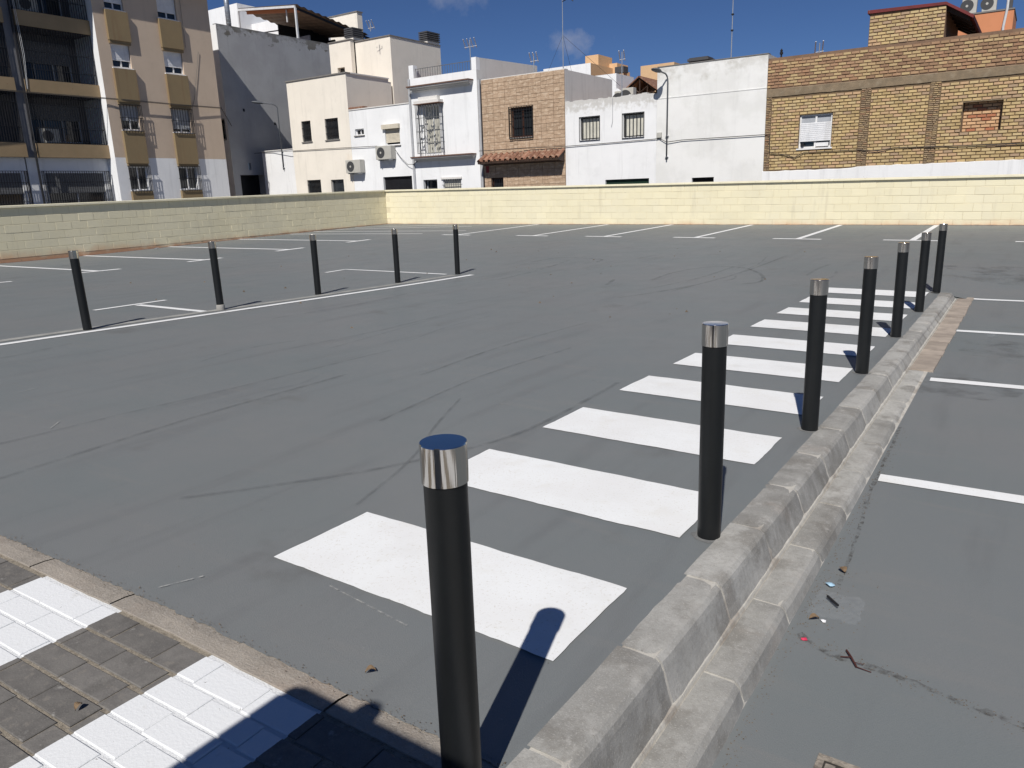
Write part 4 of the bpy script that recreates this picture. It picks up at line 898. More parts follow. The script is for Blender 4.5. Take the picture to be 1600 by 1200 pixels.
mb = MB(); mb.add([(u1-.2, VH+.15, 6.32), (u1, VH+.15, 6.32), (u1, VH+4.78, 6.32), (u1-.2, VH+4.78, 6.32), (u1-.2, VH+.15, 6.82), (u1, VH+.15, 6.82), (u1, VH+4.78, 6.98), (u1-.2, VH+4.78, 6.98)], [(4, 5, 6, 7), (0, 1, 5, 4), (1, 2, 6, 5), (2, 3, 7, 6), (3, 0, 4, 7)]); mb.build('roof_side_wall', 'slab', bh)
rl = MB()
for k in range(24): rl.box(u0+.3+k*.14, u0+.312+k*.14, VH-.0, VH+.012, 6.32, 6.72)
rl.box(u0+.27, u1-.25, VH-.002, VH+.014, 6.70, 6.725); rl.box(u0+.2, u0+.212, VH+.2, VH+.212, 6.32, 6.9)
rl.build('roof_railing', 'iron_grey', bh)
MB().box(u0+.002, u0+.16, VH+.16, VH+4.7, 6.321, 6.70).build('roof_side_wall', 'slab', bh)
dp = MB(); dp.tube([(u0-.0, VH-.17, -.6), (u0-.0, VH-.17, 6.3)], .055, 10); dp.build('drain_pipe', 'frame', bh)
dp = MB(); dp.tube([(u1+.03, VH-.03, -.6), (u1+.03, VH-.03, 5.9)], .055, 10); dp.build('drain_pipe', 'frame', bh)

# ---- stone-clad house -------------------------------------------------------------
u0, u1 = -20.4, -16.22
hs = [(-18.86, -17.79, 3.44, 4.64, .2), (-20.0, -19.35, .5, 1.83, .2)]
st, P = house('stone_house', 'house clad in brown stone tiles with a small clay tile canopy', 'house', VH+.02, u0+.05, u1, 5.88, hs, 'stone_joint', depth=4.2, side='slab')
tw_, th_ = .60, .30; rt = random.Random(9)
z = .9; r = 0
while z < 5.9:
    a = u0+.06
    while a < u1-.01:
        b = min(a+tw_, u1-.004); z1 = min(z+th_, 5.885)
        # trim tiles round the openings
        segs = [(a, b, z, z1)]
        for h_ in hs:
            out = []
            for (x0, x1, y0, y1) in segs:
                if x1 <= h_[0] or x0 >= h_[1] or y1 <= h_[2] or y0 >= h_[3]: out.append((x0, x1, y0, y1)); continue
                if x0 < h_[0]-.02: out.append((x0, h_[0], y0, y1))
                if x1 > h_[1]+.02: out.append((h_[1], x1, y0, y1))
                m0, m1 = max(x0, h_[0]), min(x1, h_[1])
                if y0 < h_[2]-.02: out.append((m0, m1, y0, h_[2]))
                if y1 > h_[3]+.02: out.append((m0, m1, h_[3], y1))
            segs = out
        for (x0, x1, y0, y1) in segs:
            mb = MB(); xs = [x0+.006]
            # each tile is cast as a few uneven stones
            xm = x0+(x1-x0)*rt.uniform(.35, .65); ym = y0+(y1-y0)*rt.uniform(.4, .6)
            if x1-x0 > .3 and y1-y0 > .2:
                for (p0, p1, q0, q1) in ((x0+.007, xm-.004, y0+.007, ym-.004), (xm+.004, x1-.007, y0+.007, ym+.03), (x0+.007, xm-.004, ym+.004, y1-.007), (xm+.004, x1-.007, ym+.038, y1-.007)): pbox(mb, P, p0, p1, q0, q1, -rt.uniform(.008, .024), .0)
            else: pbox(mb, P, x0+.006, x1-.006, y0+.006, y1-.006, -rt.uniform(.01, .02), 0)
            mb.build('stone_tile', 'stone', st)
        a += tw_
    z += th_; r += 1
window(P, *hs[0][:4], st, d=.16, frame='brown_frame', mullions=1, shut=.0, sill='coping_grey', bars=True, bar_out=.08, bar_step=.13, bar_hs=(.12, .55, .88), bar_mat='iron')
window(P, *hs[1][:4], st, d=.16, frame='brown_frame', mullions=0, bars=True, bar_out=-.05, bar_step=.1)
pbox(MB(), P, -20.24, -20.08, 2.06, 2.34, -.035, -.026).build('plate', 'red_sign', st)
cn = MB(); cn.add([P(-20.3, 2.50, -.55), P(-16.25, 2.50, -.55), P(-16.25, 2.42, -.55), P(-20.3, 2.42, -.55), P(-20.3, 2.80, -.03), P(-16.25, 2.80, -.03), P(-16.25, 2.36, -.03), P(-20.3, 2.36, -.03)], [(0, 1, 2, 3), (0, 4, 5, 1), (3, 2, 6, 7), (1, 5, 6, 2), (0, 3, 7, 4)]); cn = cn.build('canopy', 'dark_wood', st)
def tile_mesh(L):
    mb = MB(); n = 8; r0, r1 = .075, .095
    for k, (y, z, rr) in enumerate(((0, 0, r1), (L, .31, r0))):
        for j in range(n+1):
            t = math.pi*j/n; mb.v.append((-rr*math.cos(t), y, z+rr*math.sin(t)))
    mb.f = [(j, j+1, n+2+j, n+1+j) for j in range(n)]
    o = [(x*.86, y, z-.012) for x, y, z in mb.v]; k = len(mb.v); mb.v += o; mb.f += [(k+j, k+n+1+j, k+n+2+j, k+j+1) for j in range(n)] + [(j, k+j, k+j+1, j+1) for j in range(n)]
    return mb.mesh('roof_tile', 'clay', smooth=True)
tm = tile_mesh(.56); rt2 = random.Random(4)
for k in range(15):
    u = -20.2+k*.278; o = place('roof_tile', tm, cn, Vector((u, VH-.585+rt2.uniform(-.02, .02), 2.50)) - Vector(origin(cn)), (0, 0, rt2.uniform(-.03, .03)))
cn2 = MB()
for k in range(60):
    a = -20.3+k*4.05/60; b = a+4.05/60; q = lambda x: .028*abs(math.sin((x+20.2)*math.pi/.278))
    cn2.quad(P(a, 2.515+q(a)*0, -.565), P(b, 2.515, -.565), P(b, 2.815, -.03), P(a, 2.815, -.03))
cn2.build('tile_bed', 'clay', cn)
MB().box(u0+.06, u1+.002, VH+.021, VH+.3, 5.881, 5.91).build('coping', 'slab', st)

# ---- low white house with two barred windows ---------------------------------------
u0, u1 = -16.2, -12.24
hs = [(-15.51, -14.66, 3.14, 3.99), (-13.62, -12.77, 3.12, 3.98), (-14.4, -12.52, .2, 1.56)]
w5, P = house('barred_window_house', 'rough white house with two curtained windows and crumbling parapet', 'house', VH, u0, u1, 4.60, hs, 'white_wall_worn', depth=5)
for h_ in hs[:2]: window(P, *h_, w5, d=.12, frame='iron', mullions=0, curtain=True, bars=True, bar_out=.02, bar_step=.14, bar_hs=(), pad=.03)
pbox(MB(), P, *hs[2], .1, .14).build('garage_door', 'green_door', w5)
mb = MB(); rr = random.Random(6); a = u0
while a < u1:
    b = min(u1, a+rr.uniform(.06, .25)); hh = rr.uniform(.0, .075); mb.box(a, b, VH+.0, VH+.22, 4.60, 4.605+hh); a = b
mb.build('parapet_rubble', 'white_wall_worn', w5)
mb = MB(); mb.tube([(-14.07, VH-.015, 4.6), (-14.07, VH-.015, 3.75), (-14.12, VH-.02, 3.55)], .012, 5); mb.build('riser_wire', 'frame', w5)

# ---- blank white house --------------------------------------------------------------
w6, P = house('blank_house', 'tall blank off white house wall left of the brick building', 'house', VH+.01, -12.237, -8.18, 5.50, [(-10.8, -9.96, .9, 1.51)], 'blank_wall', depth=7)
pbox(MB(), P, -10.8, -9.96, .9, 1.51, .12, .15).build('vent_opening', 'dark', w6); coping(w6, P, -12.237, -8.18, 5.50, 'coping_grey', .02, .03)
mb = MB(); mb.box(-11.25, -10.55, VH+.6, VH+1.2, 5.5, 5.78); mb.box(-11.3, -10.5, VH+.55, VH+1.25, 5.66, 5.74); mb.build('chimney', 'tank', w6)
pbox(MB(), P, -12.23, -8.185, 4.40, 4.43, -.012, -.001).build('string_course', 'blank_wall', w6)
# joint line between storeys
# ---- brick building -------------------------------------------------------------------
u0, u1 = -8.17, 3.5
bb = thing('brick_building', 'unplastered yellow brick building above the far wall on the right', 'building', (-3, 30, -.6)); P = PV(VH)
hs = [(-7.02, -5.97, 2.34, 3.42, .2), (-2.22, -1.19, 2.56, 3.41, .24)]
mb = MB(); holed(mb, P, u0, u1, 1.62, 4.10, hs); mb.build('lower_wall', 'brick_mortar', bb)
mb = MB(); holed(mb, P, u0, u1, 4.34, 5.34, []); mb.quad(P(-5.05, 5.34), P(-2.93, 5.34), P(-2.93, 6.30), P(-5.05, 6.36)); mb.build('upper_wall', 'mortar_red', bb)
mb = MB(); n = 40
for k in range(n):
    a = u0+(u1-u0)*k/n; b = u0+(u1-u0)*(k+1)/n; j = lambda x, s: .03*mnoise.noise((x*3, s, 0))+.012*mnoise.noise((x*15, s, 0))
    mb.quad(P(a, 4.09+j(a, 1), -.028), P(b, 4.09+j(b, 1), -.028), P(b, 4.33+j(b, 2)*.7, -.028), P(a, 4.33+j(a, 2)*.7, -.028)); mb.quad(P(a, 4.09+j(a, 1), -.028), P(b, 4.09+j(b, 1), -.028), P(b, 4.09+j(b, 1), .03), P(a, 4.09+j(a, 1), .03)); mb.quad(P(a, 4.33+j(a, 2)*.7, -.028), P(b, 4.33+j(b, 2)*.7, -.028), P(b, 4.36+j(b, 2)*.7, .02), P(a, 4.36+j(a, 2)*.7, .02))
mb.build('ring_beam', 'ring_beam', bb)
mb = MB(); mb.box(u0, u1, VH+.25, VH+7, -.6, 5.33); mb.box(-5.05, -2.93, VH+.02, VH+4.0, 5.33, 6.28); mb.build('body_wall', 'mortar_red', bb)
mb = MB(); n = 60                                                           # white rendered base with broken upper edge
for k in range(n):
    a = u0-.02+(u1-u0+.02)*k/n; b = u0-.02+(u1-u0+.02)*(k+1)/n; t = lambda x: (1.61 if x < -5.1 else 1.66)+.025*mnoise.noise((x*4, 0, 0))+.018*mnoise.noise((x*17, 0, 0))
    mb.quad(P(a, -.6, -.05), P(b, -.6, -.05), P(b, t(b), -.05), P(a, t(a), -.05)); mb.quad(P(a, t(a), -.05), P(b, t(b), -.05), P(b, t(b)+.02, .01), P(a, t(a)+.02, .01))
mb.build('base_render', 'white_wall_worn', bb)
bw, bh_ = .252, .0985
def brick_mesh(L, mat, h_=bh_-.022, n='brick', prot=.022):
    mb = MB(); c = .006; a = L/2
    vs = [(-a, 0, -h_/2), (a, 0, -h_/2), (a, 0, h_/2), (-a, 0, h_/2), (-a+c, -prot, -h_/2+c), (a-c, -prot, -h_/2+c), (a-c, -prot, h_/2-c), (-a+c, -prot, h_/2-c)]
    return mb.add(vs, [(4, 5, 6, 7)] + [(i, (i+1) % 4, 4+(i+1) % 4, 4+i) for i in range(4)]).mesh(n, mat)
pil = ((-8.17, -7.98), (-5.13, -4.84), (-3.16, -2.86), (-0.20, 0.10))
cells = []; rb = random.Random(12)
def lay(z0, z1, x0, x1, mat, holes, skipp):
    z = z0+bh_/2; r = 0
    while z+bh_/2 < z1+.02:
        a = x0+(bw/2 if r % 2 else 0)-bw/2
        while a < x1:
            lo, hi = max(a, x0), min(a+bw, x1)
            for (p0, p1) in skipp:
                if lo < p1 and hi > p0:
                    if lo < p0: hi = p0
                    else: lo = p1
            for h_ in holes:
                if h_[2]-.03 < z < h_[3]+.03 and lo < h_[1] and hi > h_[0]:
                    if lo < h_[0]: hi = h_[0]
                    elif hi > h_[1]: lo = h_[1]
                    else: hi = lo
            if hi-lo > .05: cells.append(((lo+hi)/2, z+rb.uniform(-.004, .004), hi-lo-.020, mat, rb.uniform(-.007, .006)))
            a += bw
        z += bh_; r += 1
lay(1.66, 4.07, u0, u1, 'brick', hs, pil)
lay(4.37, 5.33, u0, u1, 'brick_mixed', [], ())
lay(5.335, 6.27, -5.05, -2.93, 'brick', [], ())
for (p0, p1) in pil:                                                        # rough flat-laid pilasters
    z = 1.68
    while z < 4.07:
        x = p0
        while x < p1-.03:
            w_ = rb.uniform(.08, .2); e = min(p1, x+w_); cells.append(((x+e)/2, z, e-x-.012, 'brick_rough', rb.uniform(-.012, .004), .042)); x = e
        z += .058
full = {m_: brick_mesh(bw-.020, m_) for m_ in ('brick', 'brick_mixed')}
inview = [c for c in cells if c[0] < -.4]
big = sorted([c for c in inview if len(c) == 5 and abs(c[2]-(bw-.020)) < .01 and c[3] == 'brick' and -4.9 < c[0] < -.4 and c[1] < 4.1], key=lambda c: -c[0])[:296]
bigset = set(id(c) for c in big); rest = {'brick': MB(), 'brick_mixed': MB(), 'brick_rough': MB()}
for c in cells:
    x, z, L, mt, dd = c[:5]
    if id(c) in bigset: place('brick', full[mt], bb, Vector((x, VH+dd, z))-Vector(origin(bb)))
    else:
        me_ = brick_mesh(L, None, c[5] if len(c) > 5 else bh_-.022, 'tmp'); rest[mt].add([vv.co+Vector((x, VH+dd, z)) for vv in me_.vertices], [tuple(p.vertices) for p in me_.polygons]); bpy.data.meshes.remove(me_)
for mt, mb in rest.items():
    o = mb.build({'brick': 'brickwork', 'brick_mixed': 'red_brickwork', 'brick_rough': 'pilaster_brickwork'}[mt], mt, bb); o['kind'] = 'stuff'
# window with hanging shutter, and the bricked-up opening
w = window(P, *hs[0][:4], bb, d=.10, frame='white_frame', mullions=1, shut=.0, sill='white_frame')
slats(P, -6.98, -6.0, 2.55, 3.16, .03, w, 'shutter'); pbox(MB(), P, -6.99, -5.99, 3.17, 3.41, .10, .16).build('shutter_box', 'shutter_grey', w)  # grey of the upper box paints the shade at the recess head
pbox(MB(), P, -6.45, -6.05, 2.38, 2.50, -.0, .06).build('pane_panel', 'white_frame', w); mb = MB(); mb.tube([P(-6.88, 2.46, -.02), P(-6.88, 2.46, .04)], .05, 12); mb.build('pot', 'iron', w)
inf = MB(); z = 2.56+bh_/2; r = 0
MB().quad(P(-2.22, 2.56, .235), P(-1.19, 2.56, .235), P(-1.19, 3.41, .235), P(-2.22, 3.41, .235)).build('infill_mortar', 'mortar_red', bb)
pm = brick_mesh(bw-.02, 'brick_pink')
while z < 3.42:
    a = -2.22+(.0 if r % 2 else -bw/2)
    while a < -1.19:
        lo, hi = max(a, -2.21), min(a+bw, -1.20)
        if hi-lo > .06:
            mm_ = pm if hi-lo > bw-.01 else brick_mesh(hi-lo-.02, 'brick_pink')
            place('infill_brick', mm_, bb, Vector(((lo+hi)/2, VH+.232, z))-Vector(origin(bb)))
        a += bw
    z += bh_; r += 1
pbox(MB(), P, -2.30, -1.10, 3.412, 3.49, -.01, .2).build('lintel', 'ring_beam', bb)
# turret roof with eave on the right
rf = MB(); rf.prism([(-5.12, VH-.06, 6.40), (-2.95, VH-.06, 6.33), (-2.18, VH-.06, 5.86), (-2.2, VH-.06, 5.78), (-2.95, VH-.06, 6.25), (-5.12, VH-.06, 6.30)], (0, 4.2, 0)); rf = rf.build('turret_roof', 'red_roof', bb)
for k in range(6): MB().prism([(-2.93, VH+.2+k*.75, 6.24), (-2.3, VH+.2+k*.75, 5.84), (-2.3, VH+.2+k*.75, 5.74), (-2.93, VH+.2+k*.75, 6.1)], (0, .1, 0)).build('rafter', 'dark_wood', rf)
tg = thing('roof_vent', 'small dark vent pipe on the brick roof edge', 'vent pipe', (-8.0, 30, 5.3)); mb = MB(); mb.lathe([(.03, 5.3), (.03, 5.72), (.06, 5.73), (.06, 5.8), (.035, 5.81), (.05, 5.86), (.001, 5.93)], -8.3, 30, 10); mb.build('pipe', 'iron', tg)

# ---- houses behind --------------------------------------------------------------------
ob = thing('orange_building', 'orange stepped rooftop building behind the stone house', 'building', (-24, 47, -.6))
MB().box(-24.8, -23.87, 45.5, 47.4, 8.6, 9.38).build('stair_tower', 'orange', ob); mb = MB(); mb.quad((-23.61, 44, -.6), (-23.61, 49.5, -.6), (-23.61, 49.5, 8.68), (-23.61, 44, 8.68)); mb.quad((-25.1, 44, 8.68), (-23.61, 44, 8.68), (-23.61, 49.5, 8.68), (-25.1, 49.5, 8.68)); mb.build('side_wall', 'orange', ob)
MB().quad((-27, 43.99, -.6), (-23.61, 43.99, -.6), (-23.61, 43.99, 8.69), (-27, 43.99, 8.69)).build('front_wall', 'white_wall', ob)
mb = MB(); mb.tube([(-23.3, 47.2, 8.5), (-23.1, 47.3, 8.9), (-23.25, 47.3, 8.2)], .03, 5); mb.build('hose', 'cable', ob)
MB().box(-24.0, -23.32, 47.0, 48.6, 6, 8.98).build('lift_tower', 'orange', ob)
MB().box(-24, -17.5, 46, 52, -.6, 7.55).build('rear_wall', 'orange', ob)
cm = MB().box(-22.2, -21.7, 44.6, 45.1, 6, 8.0).build('chimney', 'orange', ob); MB().box(-22.25, -21.65, 44.55, 45.15, 8.0, 8.35).build('chimney_cap', 'tank', cm)
o2 = thing('orange_tower', 'small orange rooftop tower left of the blank white house', 'building', (-19.5, 45, -.6)); MB().box(-20.29, -18.2, 44.0, 46, -.6, 8.13).build('wall', 'orange', o2); MB().box(-19.4, -19.0, 43.95, 43.99, 6.8, 7.2).build('window', 'white_frame', o2)
wb = thing('white_annexe', 'white rooftop wall with sloped foot behind the stone house', 'building', (-18.2, 38, -.6)); MB().box(-20, -17.9, 36, 38, -.6, 6.70).build('wall', 'white_wall', wb); mb = MB(); mb.prism([(-17.9, 36, 5.2), (-17.3, 36, 5.6), (-17.3, 36, 4), (-17.9, 36, 4)], (0, .3, 0)); mb.prism([(-17.9, 36, 6.0), (-17.3, 36, 5.55), (-17.3, 36, 5.0), (-17.9, 36, 5.0)], (0, .25, 0)); mb.build('sloped_wall', 'white_wall', wb)
gr = thing('gabled_porch', 'red tiled gable with open timber truss behind the low white house', 'building', (-16.6, 37, 4)); mb = MB()
for s, e in (((-17.75, 5.55), (-16.62, 6.36)), ((-15.45, 5.55), (-16.58, 6.36))):
    mb.prism([(s[0], 35.8, s[1]), (e[0], 35.8, e[1]), (e[0], 35.8, e[1]+.07), (s[0], 35.8, s[1]+.07)], (0, 3, 0))
rf = mb.build('roof', 'clay', gr); tr = MB()
for (a, b) in (((-17.4, 5.62), (-15.8, 5.62)), ((-16.6, 5.62), (-16.6, 6.3)), ((-16.6, 5.65), (-16.15, 5.95)), ((-16.6, 5.65), (-17.05, 5.95)), ((-16.2, 5.62), (-16.2, 5.95)), ((-17.6, 5.6), (-16.6, 6.33)), ((-15.6, 5.6), (-16.6, 6.33))): tr.tube([(a[0], 35.9, a[1]), (b[0], 35.9, b[1])], .035, 4)
tr.build('truss', 'dark_wood', gr); MB().box(-17.5, -15.7, 38.5, 38.6, 3, 5.6).build('rear_wall', 'orange', gr); MB().box(-17.6, -15.6, 36.0, 38.4, 3.0, 5.58).build('base_wall', 'orange', gr)
mb = MB(); mb.add([(-17.3, 38.5, 5.58), (-15.9, 38.5, 5.58), (-16.6, 38.5, 6.25)], [(0, 1, 2)]); mb.build('gable_wall', 'orange', gr)
air_con(-16.22, 33.3, 4.72, 'rooftop air conditioner left of the timber gable', .5, .75); air_con(-15.7, 33.0, 4.75, 'rooftop air conditioner just before the timber gable', .6, .78)
tr_ = thing('terracotta_building', 'terracotta rooftop building with two air conditioners behind the brick turret', 'building', (-2.8, 42, -.6)); MB().box(-3.9, -1.70, 40, 43.1, -.6, 7.86).build('wall', 'terracotta', tr_); MB().box(-3.92, -1.68, 39.97, 43.1, 7.86, 7.92).build('coping', 'coping_grey', tr_)
mb = MB(); mb.tube([(-1.95, 39.93, 8.4), (-1.95, 39.93, 7.9), (-2.02, 39.93, 7.2), (-2.02, 39.93, 5)], .05, 8); mb.build('drain_pipe', 'iron_white', tr_)
mb = MB(); mb.box(-1.98, -1.78, 40, 40.2, 7.92, 8.5); mb.build('chimney', 'tank', tr_)
air_con(-3.35, 40.45, 7.93, 'left rooftop air conditioner on the terracotta building', .55, .62); air_con(-2.62, 40.45, 7.93, 'right rooftop air conditioner on the terracotta building', .52, .6)
MB().box(-4.1, -3.75, 40.2, 40.6, 7.92, 8.2).build('parapet_block', 'white_wall', tr_)

# ------------------------------------------------------------------ lamps, masts, aerials, cables
def wall_lamp(label, u, vw, zb, zt, arm, side, head):
    o = thing('street_lamp', label, 'street lamp', (u, vw, zb), 'street lamps on the house walls')
    path = [(u, vw-.06, zb), (u, vw-.06, zt-.25)]
    for k in range(1, 7):
        t = k/6*math.pi/2; path.append((u+side*arm*.35*(1-math.cos(t)), vw-.06-arm*.35*(1-math.cos(t)), zt-.25+.25*math.sin(t)))
    path.append((u+side*arm*.65, vw-.06-arm*.62, zt+.04))
    MB().tube(path, .028, 8).build('pole', 'lamp', o, smooth=True)
    e = Vector(path[-1]); d = Vector((side*.8, -.75, .12)).normalized(); L = head; rings = MB()
    s = d.cross(Vector((0, 0, 1))).normalized(); up = s.cross(d); vs = []; prof_ = ((0, .04, .04), (.12, .08, .06), (.4, .14, .075), (.75, .15, .06), (.95, .09, .03), (1, .02, .01)); n = 12
    for (t, w_, h_) in prof_:
        for j in range(n):
            a = 2*math.pi*j/n; vs.append(e+d*(t*L)+s*(w_*math.cos(a))+up*(h_*math.sin(a)))
    fs = [(i*n+j, i*n+(j+1) % n, (i+1)*n+(j+1) % n, (i+1)*n+j) for i in range(len(prof_)-1) for j in range(n)] + [tuple(range(n)), tuple((len(prof_)-1)*n+j for j in range(n))]
    MB().add(vs, fs).build('lamp_head', 'lamp', o, smooth=True)
    for z in (zb+.1, zb+(zt-zb)*.28): MB().box(u-.06, u+.06, vw-.08, vw-.001, z, z+.02).build('wall_bracket', 'iron_white', o)
wall_lamp('street lamp on the low white wall before the grey wall', -33.75, 28.2, 2.75, 6.1, .75, -1, .62)
wall_lamp('street lamp on the blank white house wall', -11.80, 28.01, 2.2, 5.25, .6, -.30, .46)
def mast(label, u, v, z0, z1, guys=True, name='antenna_mast'):
    o = thing(name, label, 'mast', (u, v, z0), 'tall thin masts on the roofs'); MB().tube([(u, v, z0), (u, v, (z0+z1)/2), (u, v, z1)], [.022, .018, .012], 8).build('pole', 'galv', o)
    if guys:
        mb = MB()
        for (dx, dy) in ((-2.2, 1.5), (1.9, 1.6), (-.9, 2.8)): mb.tube([(u, v, z0+(z1-z0)*.5), (u+dx, v+dy, z0)], .006, 4)
        mb.build('guy_wire', 'cable', o)
    return o
def yagi(par, u, v, z, n=4, L=.7):
    mb = MB(); mb.tube([(u-L/2, v, z), (u+L/2, v+.1, z+.03)], .012, 5)
    for k in range(n):
        x = u-L/2+L*k/(n-1); mb.tube([(x-.07, v+.2, z-.02), (x+.02, v-.12, z+.34)], .022, 5)
    mb.build('aerial', 'iron_white', par)
mt1 = mast('tall guyed mast rising behind the stone house', -17.42, 30, 5.5, 9.6); mb = MB(); mb.tube([(-17.42, 30, 8.85), (-17.1, 30, 8.95), (-16.9, 30, 8.8)], .02, 5); mb.build('aerial', 'iron', mt1)
mt2 = mast('tall thin mast rising behind the blank white house', -10.15, 30, 5.4, 9.4, False)
for z in (6.75, 7.3): MB().box(-10.19, -10.11, 29.96, 30.04, z, z+.05).build('clamp', 'iron', mt2)
def aerial(label, u, v, z0, z1, n=4, L=.7):
    o = thing('tv_aerial', label, 'aerial', (u, v, z0), 'television aerials on the roofs'); MB().tube([(u, v, z0), (u, v, z1)], .02, 6).build('pole', 'galv', o); yagi(o, u, v, z1-.3, n, L); return o
aerial('white television aerial above the balcony house parapet', -22.33, 30.0, 6.3, 8.0, 4, .62); aerial('television aerial on the white tower behind the cream house', -28.9, 30.5, 9.3, 9.75, 3, .35)
aerial('low television aerial behind the balcony house side wall', -18.9, 30.0, 6.0, 7.0, 3, .35); aerial('thin television aerial near the orange rooftops', -15.15, 31.0, 5.0, 6.75, 2, .22); aerial('tiny television aerial behind the brick wall top', -6.99, 30.0, 5.3, 5.95, 2, .25)
c2 = thing('facade_cable', 'thin cable running over the cream and small white house fronts', 'cable', (-29, 27.9, 3.6), 'cables along the facades')
MB().tube([(-36.1, 28.2, 3.72), (-34.5, 28.15, 3.70), (-33, 27.96, 3.66), (-30, 27.95, 3.62), (-26.6, 27.95, 3.55)], .014, 5).tube([(-25.4, 27.9, 3.3), (-25.1, 27.9, 2.95), (-24.7, 27.9, 2.62), (-24.2, 27.75, 2.6), (-23.9, 27.7, 2.72)], .012, 5).build('wire', 'cable', c2)
c3 = thing('facade_cable', 'cable running along the stone, white and brick house fronts', 'cable', (-12, 27.9, 2.9), 'cables along the facades')
MB().tube([(-20.4, 27.75, 2.98), (-18, 27.93, 2.97), (-16.2, 27.95, 2.94), (-14.5, 27.96, 2.95), (-12.3, 27.96, 2.98), (-12.1, 27.96, 3.0), (-11.8, 27.94, 2.84), (-11.2, 27.96, 2.88), (-8.2, 27.96, 2.87), (-8.0, 27.94, 2.85), (-7.95, 27.94, 2.25), (-7.4, 27.94, 2.15), (-7.1, 27.93, 2.05), (-6.8, 27.94, 2.2), (-5, 27.94, 2.19), (-4.5, 27.93, 2.13), (-4, 27.94, 2.2), (-2, 27.94, 2.15), (3, 27.94, 2.06)], .013, 5).build('wire', 'cable', c3)
MB().box(-12.2, -12.02, 27.93, 27.999, 3.02, 3.2).build('junction_box', 'ac', c3)

# ------------------------------------------------------------------ litter
def leaf(label, u, v, fz, s, a, mat='leaf'):
    mb = MB(); n = 7; z = fz(u, v)+.004; pts = []
    for k in range(n+1):
        t = k/n; w_ = s*.35*math.sin(math.pi*min(1, t*1.05))**.8; pts.append((t*s-s/2, w_, .012*math.sin(3*t)))
    vs = []
    for (x, w_, q) in pts:
        for sg in (-1, 0, 1): vs.append((u+x*math.cos(a)-sg*w_*math.sin(a), v+x*math.sin(a)+sg*w_*math.cos(a), z+q+abs(sg)*s*.16))
    mb.add(vs, [(i*3+j, (i+1)*3+j, (i+1)*3+j+1, i*3+j+1) for i in range(n) for j in range(2)])
    o = mb.build('dry_leaf', mat); tag(o, label, 'leaf', 'dry leaves on the ground'); return o
leaf('curled dry leaf on grey asphalt near the white paving bars', -1.35, 1.245, zl, .030, .8); leaf('small brown leaf lying on the dark grey pavers', -1.87, .735, lambda u, v: zl(u, v)+.002, .026, 2.0)
leaf('brown leaf among the litter at the foot of the step', -.475, 2.47, zr, .035, .6); leaf('dry leaf below the kerb, above the plastic bag', -.46, 2.86, zr, .04, 2.2)
def scrap(label, cat, u, v, fz, s, mat, seed, name='paper_scrap'):
    r_ = random.Random(seed); mb = MB(); z = fz(u, v)+.003; n = 8; ring = [(u+s*r_.uniform(.5, 1)*math.cos(2*math.pi*k/n), v+s*r_.uniform(.5, 1)*math.sin(2*math.pi*k/n), z+r_.uniform(0, s*.5)) for k in range(n)]
    mb.add([(u, v, z+s*.5)]+ring, [(0, 1+k, 1+(k+1) % n) for k in range(n)]); o = mb.build(name, mat); tag(o, label, cat); return o
scrap('small white scrap of paper below the plastic bag', 'paper', -.445, 2.475, zr, .014, 'paper', 1); scrap('tiny crumpled red scrap beside the step', 'paper', -.475, 2.335, zr, .012, 'red_scrap', 2, 'red_scrap')
scrap('crumpled pale blue wrapper above the plastic bag', 'wrapper', -.475, 2.73, zr, .022, 'blue_scrap', 3, 'wrapper'); scrap('small silvery can scrap at the foot of the left wall', 'litter', -20.3, 12.2, zg, .08, 'galv', 5, 'litter_scrap'); scrap('crumpled clear wrapper below the gutter near a bay line', 'wrapper', -.2, 7.9, zr, .08, 'clear', 8, 'wrapper')
bg = thing('plastic_bag', 'clear plastic bag with a black stick inside below the step', 'bag', (-.45, 2.6, -.21)); mb = MB(); n = 14
gu = [-.505+.16*i/n for i in range(n+1)]; gv = [2.50+.18*i/n for i in range(n+1)]
for i in range(n+1):
    for j in range(n+1):
        e = math.sin(math.pi*i/n)*math.sin(math.pi*j/n); mb.v.append((gu[i]+.01*mnoise.noise((j*.4, i*.3, 1)), gv[j]+.01*mnoise.noise((i*.4, j*.3, 2)), zr(0, gv[j])+.003+.010*e+.012*abs(mnoise.noise((i*.6, j*.6, 3)))))
mb.f = [(i*(n+1)+j, (i+1)*(n+1)+j, (i+1)*(n+1)+j+1, i*(n+1)+j+1) for i in range(n) for j in range(n)]
mb.build('film', 'clear', bg, smooth=False)
MB().tube([(-.465, 2.625, -.196), (-.420, 2.575, -.194)], .0045, 8).build('stick', 'iron', bg)
tgw = thing('twig', 'forked dark red twig on the right asphalt', 'twig', (-.32, 2.29, -.215)); mb = MB(); mb.tube([(-.345, 2.335, -.208), (-.325, 2.30, -.205), (-.302, 2.262, -.210)], .0032, 6).tube([(-.325, 2.30, -.206), (-.355, 2.295, -.212)], .0018, 5).tube([(-.302, 2.262, -.21), (-.26, 2.262, -.214)], .0015, 5).tube([(-.312, 2.28, -.208), (-.285, 2.28, -.206)], .0012, 5); mb.build('branch', 'twig', tgw)
dg = thing('drain_cover', 'rusty square drain cover at the bottom edge of the picture', 'drain cover', (-.17, 1.67, zr(0, 1.67))); z0 = zr(0, 1.67); mb = MB(); c0, c1, e0, e1 = -.315, -.03, 1.53, 1.83
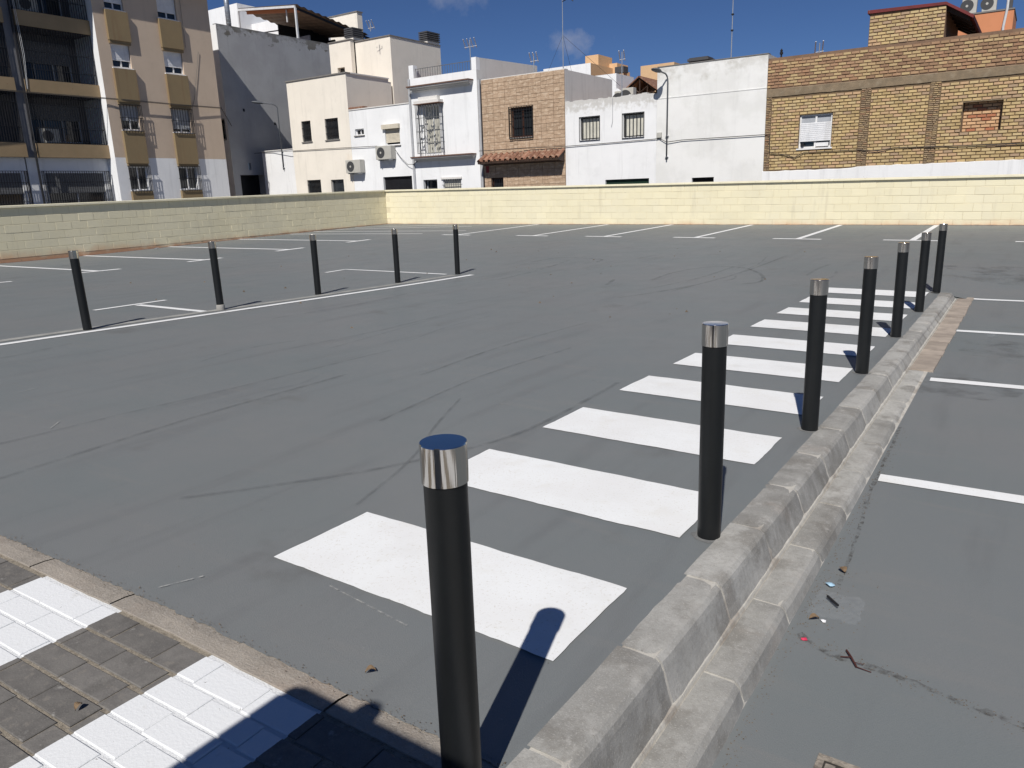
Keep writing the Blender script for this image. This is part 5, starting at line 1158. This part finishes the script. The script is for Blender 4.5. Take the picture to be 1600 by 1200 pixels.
mb.box(c0, c1, e0, e0+.018, z0-.02, z0+.006).box(c0, c1, e1-.018, e1, z0-.02, z0+.006).box(c0, c0+.018, e0+.018, e1-.018, z0-.02, z0+.006).box(c1-.018, c1, e0+.018, e1-.018, z0-.02, z0+.006); mb.build('rim', 'drain_worn', dg)
mb = MB().box(c0+.018, c1-.018, e0+.018, e1-.018, z0-.02, z0+.0025)
for i in range(7):
    for j in range(7): x = c0+.035+i*.036; y = e0+.037+j*.037; MB().box(x-.012, x+.012, y-.012, y+.012, z0+.002, z0+.0055).build('boss', 'drain_worn', dg)
mb.build('plate', 'drain', dg)
# crumbs of soil and grit along the step, the cracks and the edging
gt = MB(); rg = random.Random(21)
def crumb(u, v, fz, s):
    z = fz(u, v); a = [(u+s*math.cos(t)*rg.uniform(.6, 1), v+s*math.sin(t)*rg.uniform(.6, 1), z+.0005) for t in (0, 2.1, 4.2)]; gt.add(a+[(u, v, z+s*rg.uniform(.5, 1.1))], [(0, 1, 3), (1, 2, 3), (2, 0, 3)])
for k in range(650):
    v = rg.uniform(1.2, 4.8); crumb(-.527+abs(rg.gauss(0, .025)), v, zr, rg.uniform(.0012, .004))
for k in range(260):
    t = rg.random(); crumb(-.50+.75*t+rg.gauss(0, .012), 2.35-.16*t+rg.gauss(0, .02), zr, rg.uniform(.001, .0035))
for k in range(160): crumb(rg.gauss(-.45, .05), rg.gauss(2.6, .15), zr, rg.uniform(.001, .004))
for k in range(420):
    u = rg.uniform(-3.2, -.85); crumb(u, 1.155+slant(u)+rg.gauss(0, .012), lambda a, b: zl(a, b)+.003, rg.uniform(.001, .0035))
for k in range(500): crumb(rg.uniform(-6, -.9), rg.uniform(1.25, 6), lambda a, b: zl(a, b)+.001, rg.uniform(.0008, .003))
for k in range(60): crumb(rg.uniform(-13, -3), rg.uniform(5, 15), zg, rg.uniform(.006, .03))
o = gt.build('grit', 'debris'); tag(o, 'loose grit and soil crumbs on the asphalt', kind='stuff')

# ------------------------------------------------------------------ unseen box added beside the camera to cast the shadow on the pavers
caster = thing('shadow_caster', 'plain box added unseen beside the camera to cast the paver shadow', 'caster_box', (-.72, -.6, 0)); MB().box(-1.065, -.30, -.75, -.30, 0, 1.61).build('body', 'caster_box', caster, bevel=.05); MB().box(-1.075, -.29, -.76, -.29, 0, .08).build('plinth', 'concrete', caster)
mb = MB(); mb.lathe([(.035, 1.60), (.035, 1.66), (.03, 1.675), (.001, 1.68)], -.79, -.36, 16); mb.build('caster_knob', 'caster_box', caster)  # knob added to shape the bump in that shadow's edge
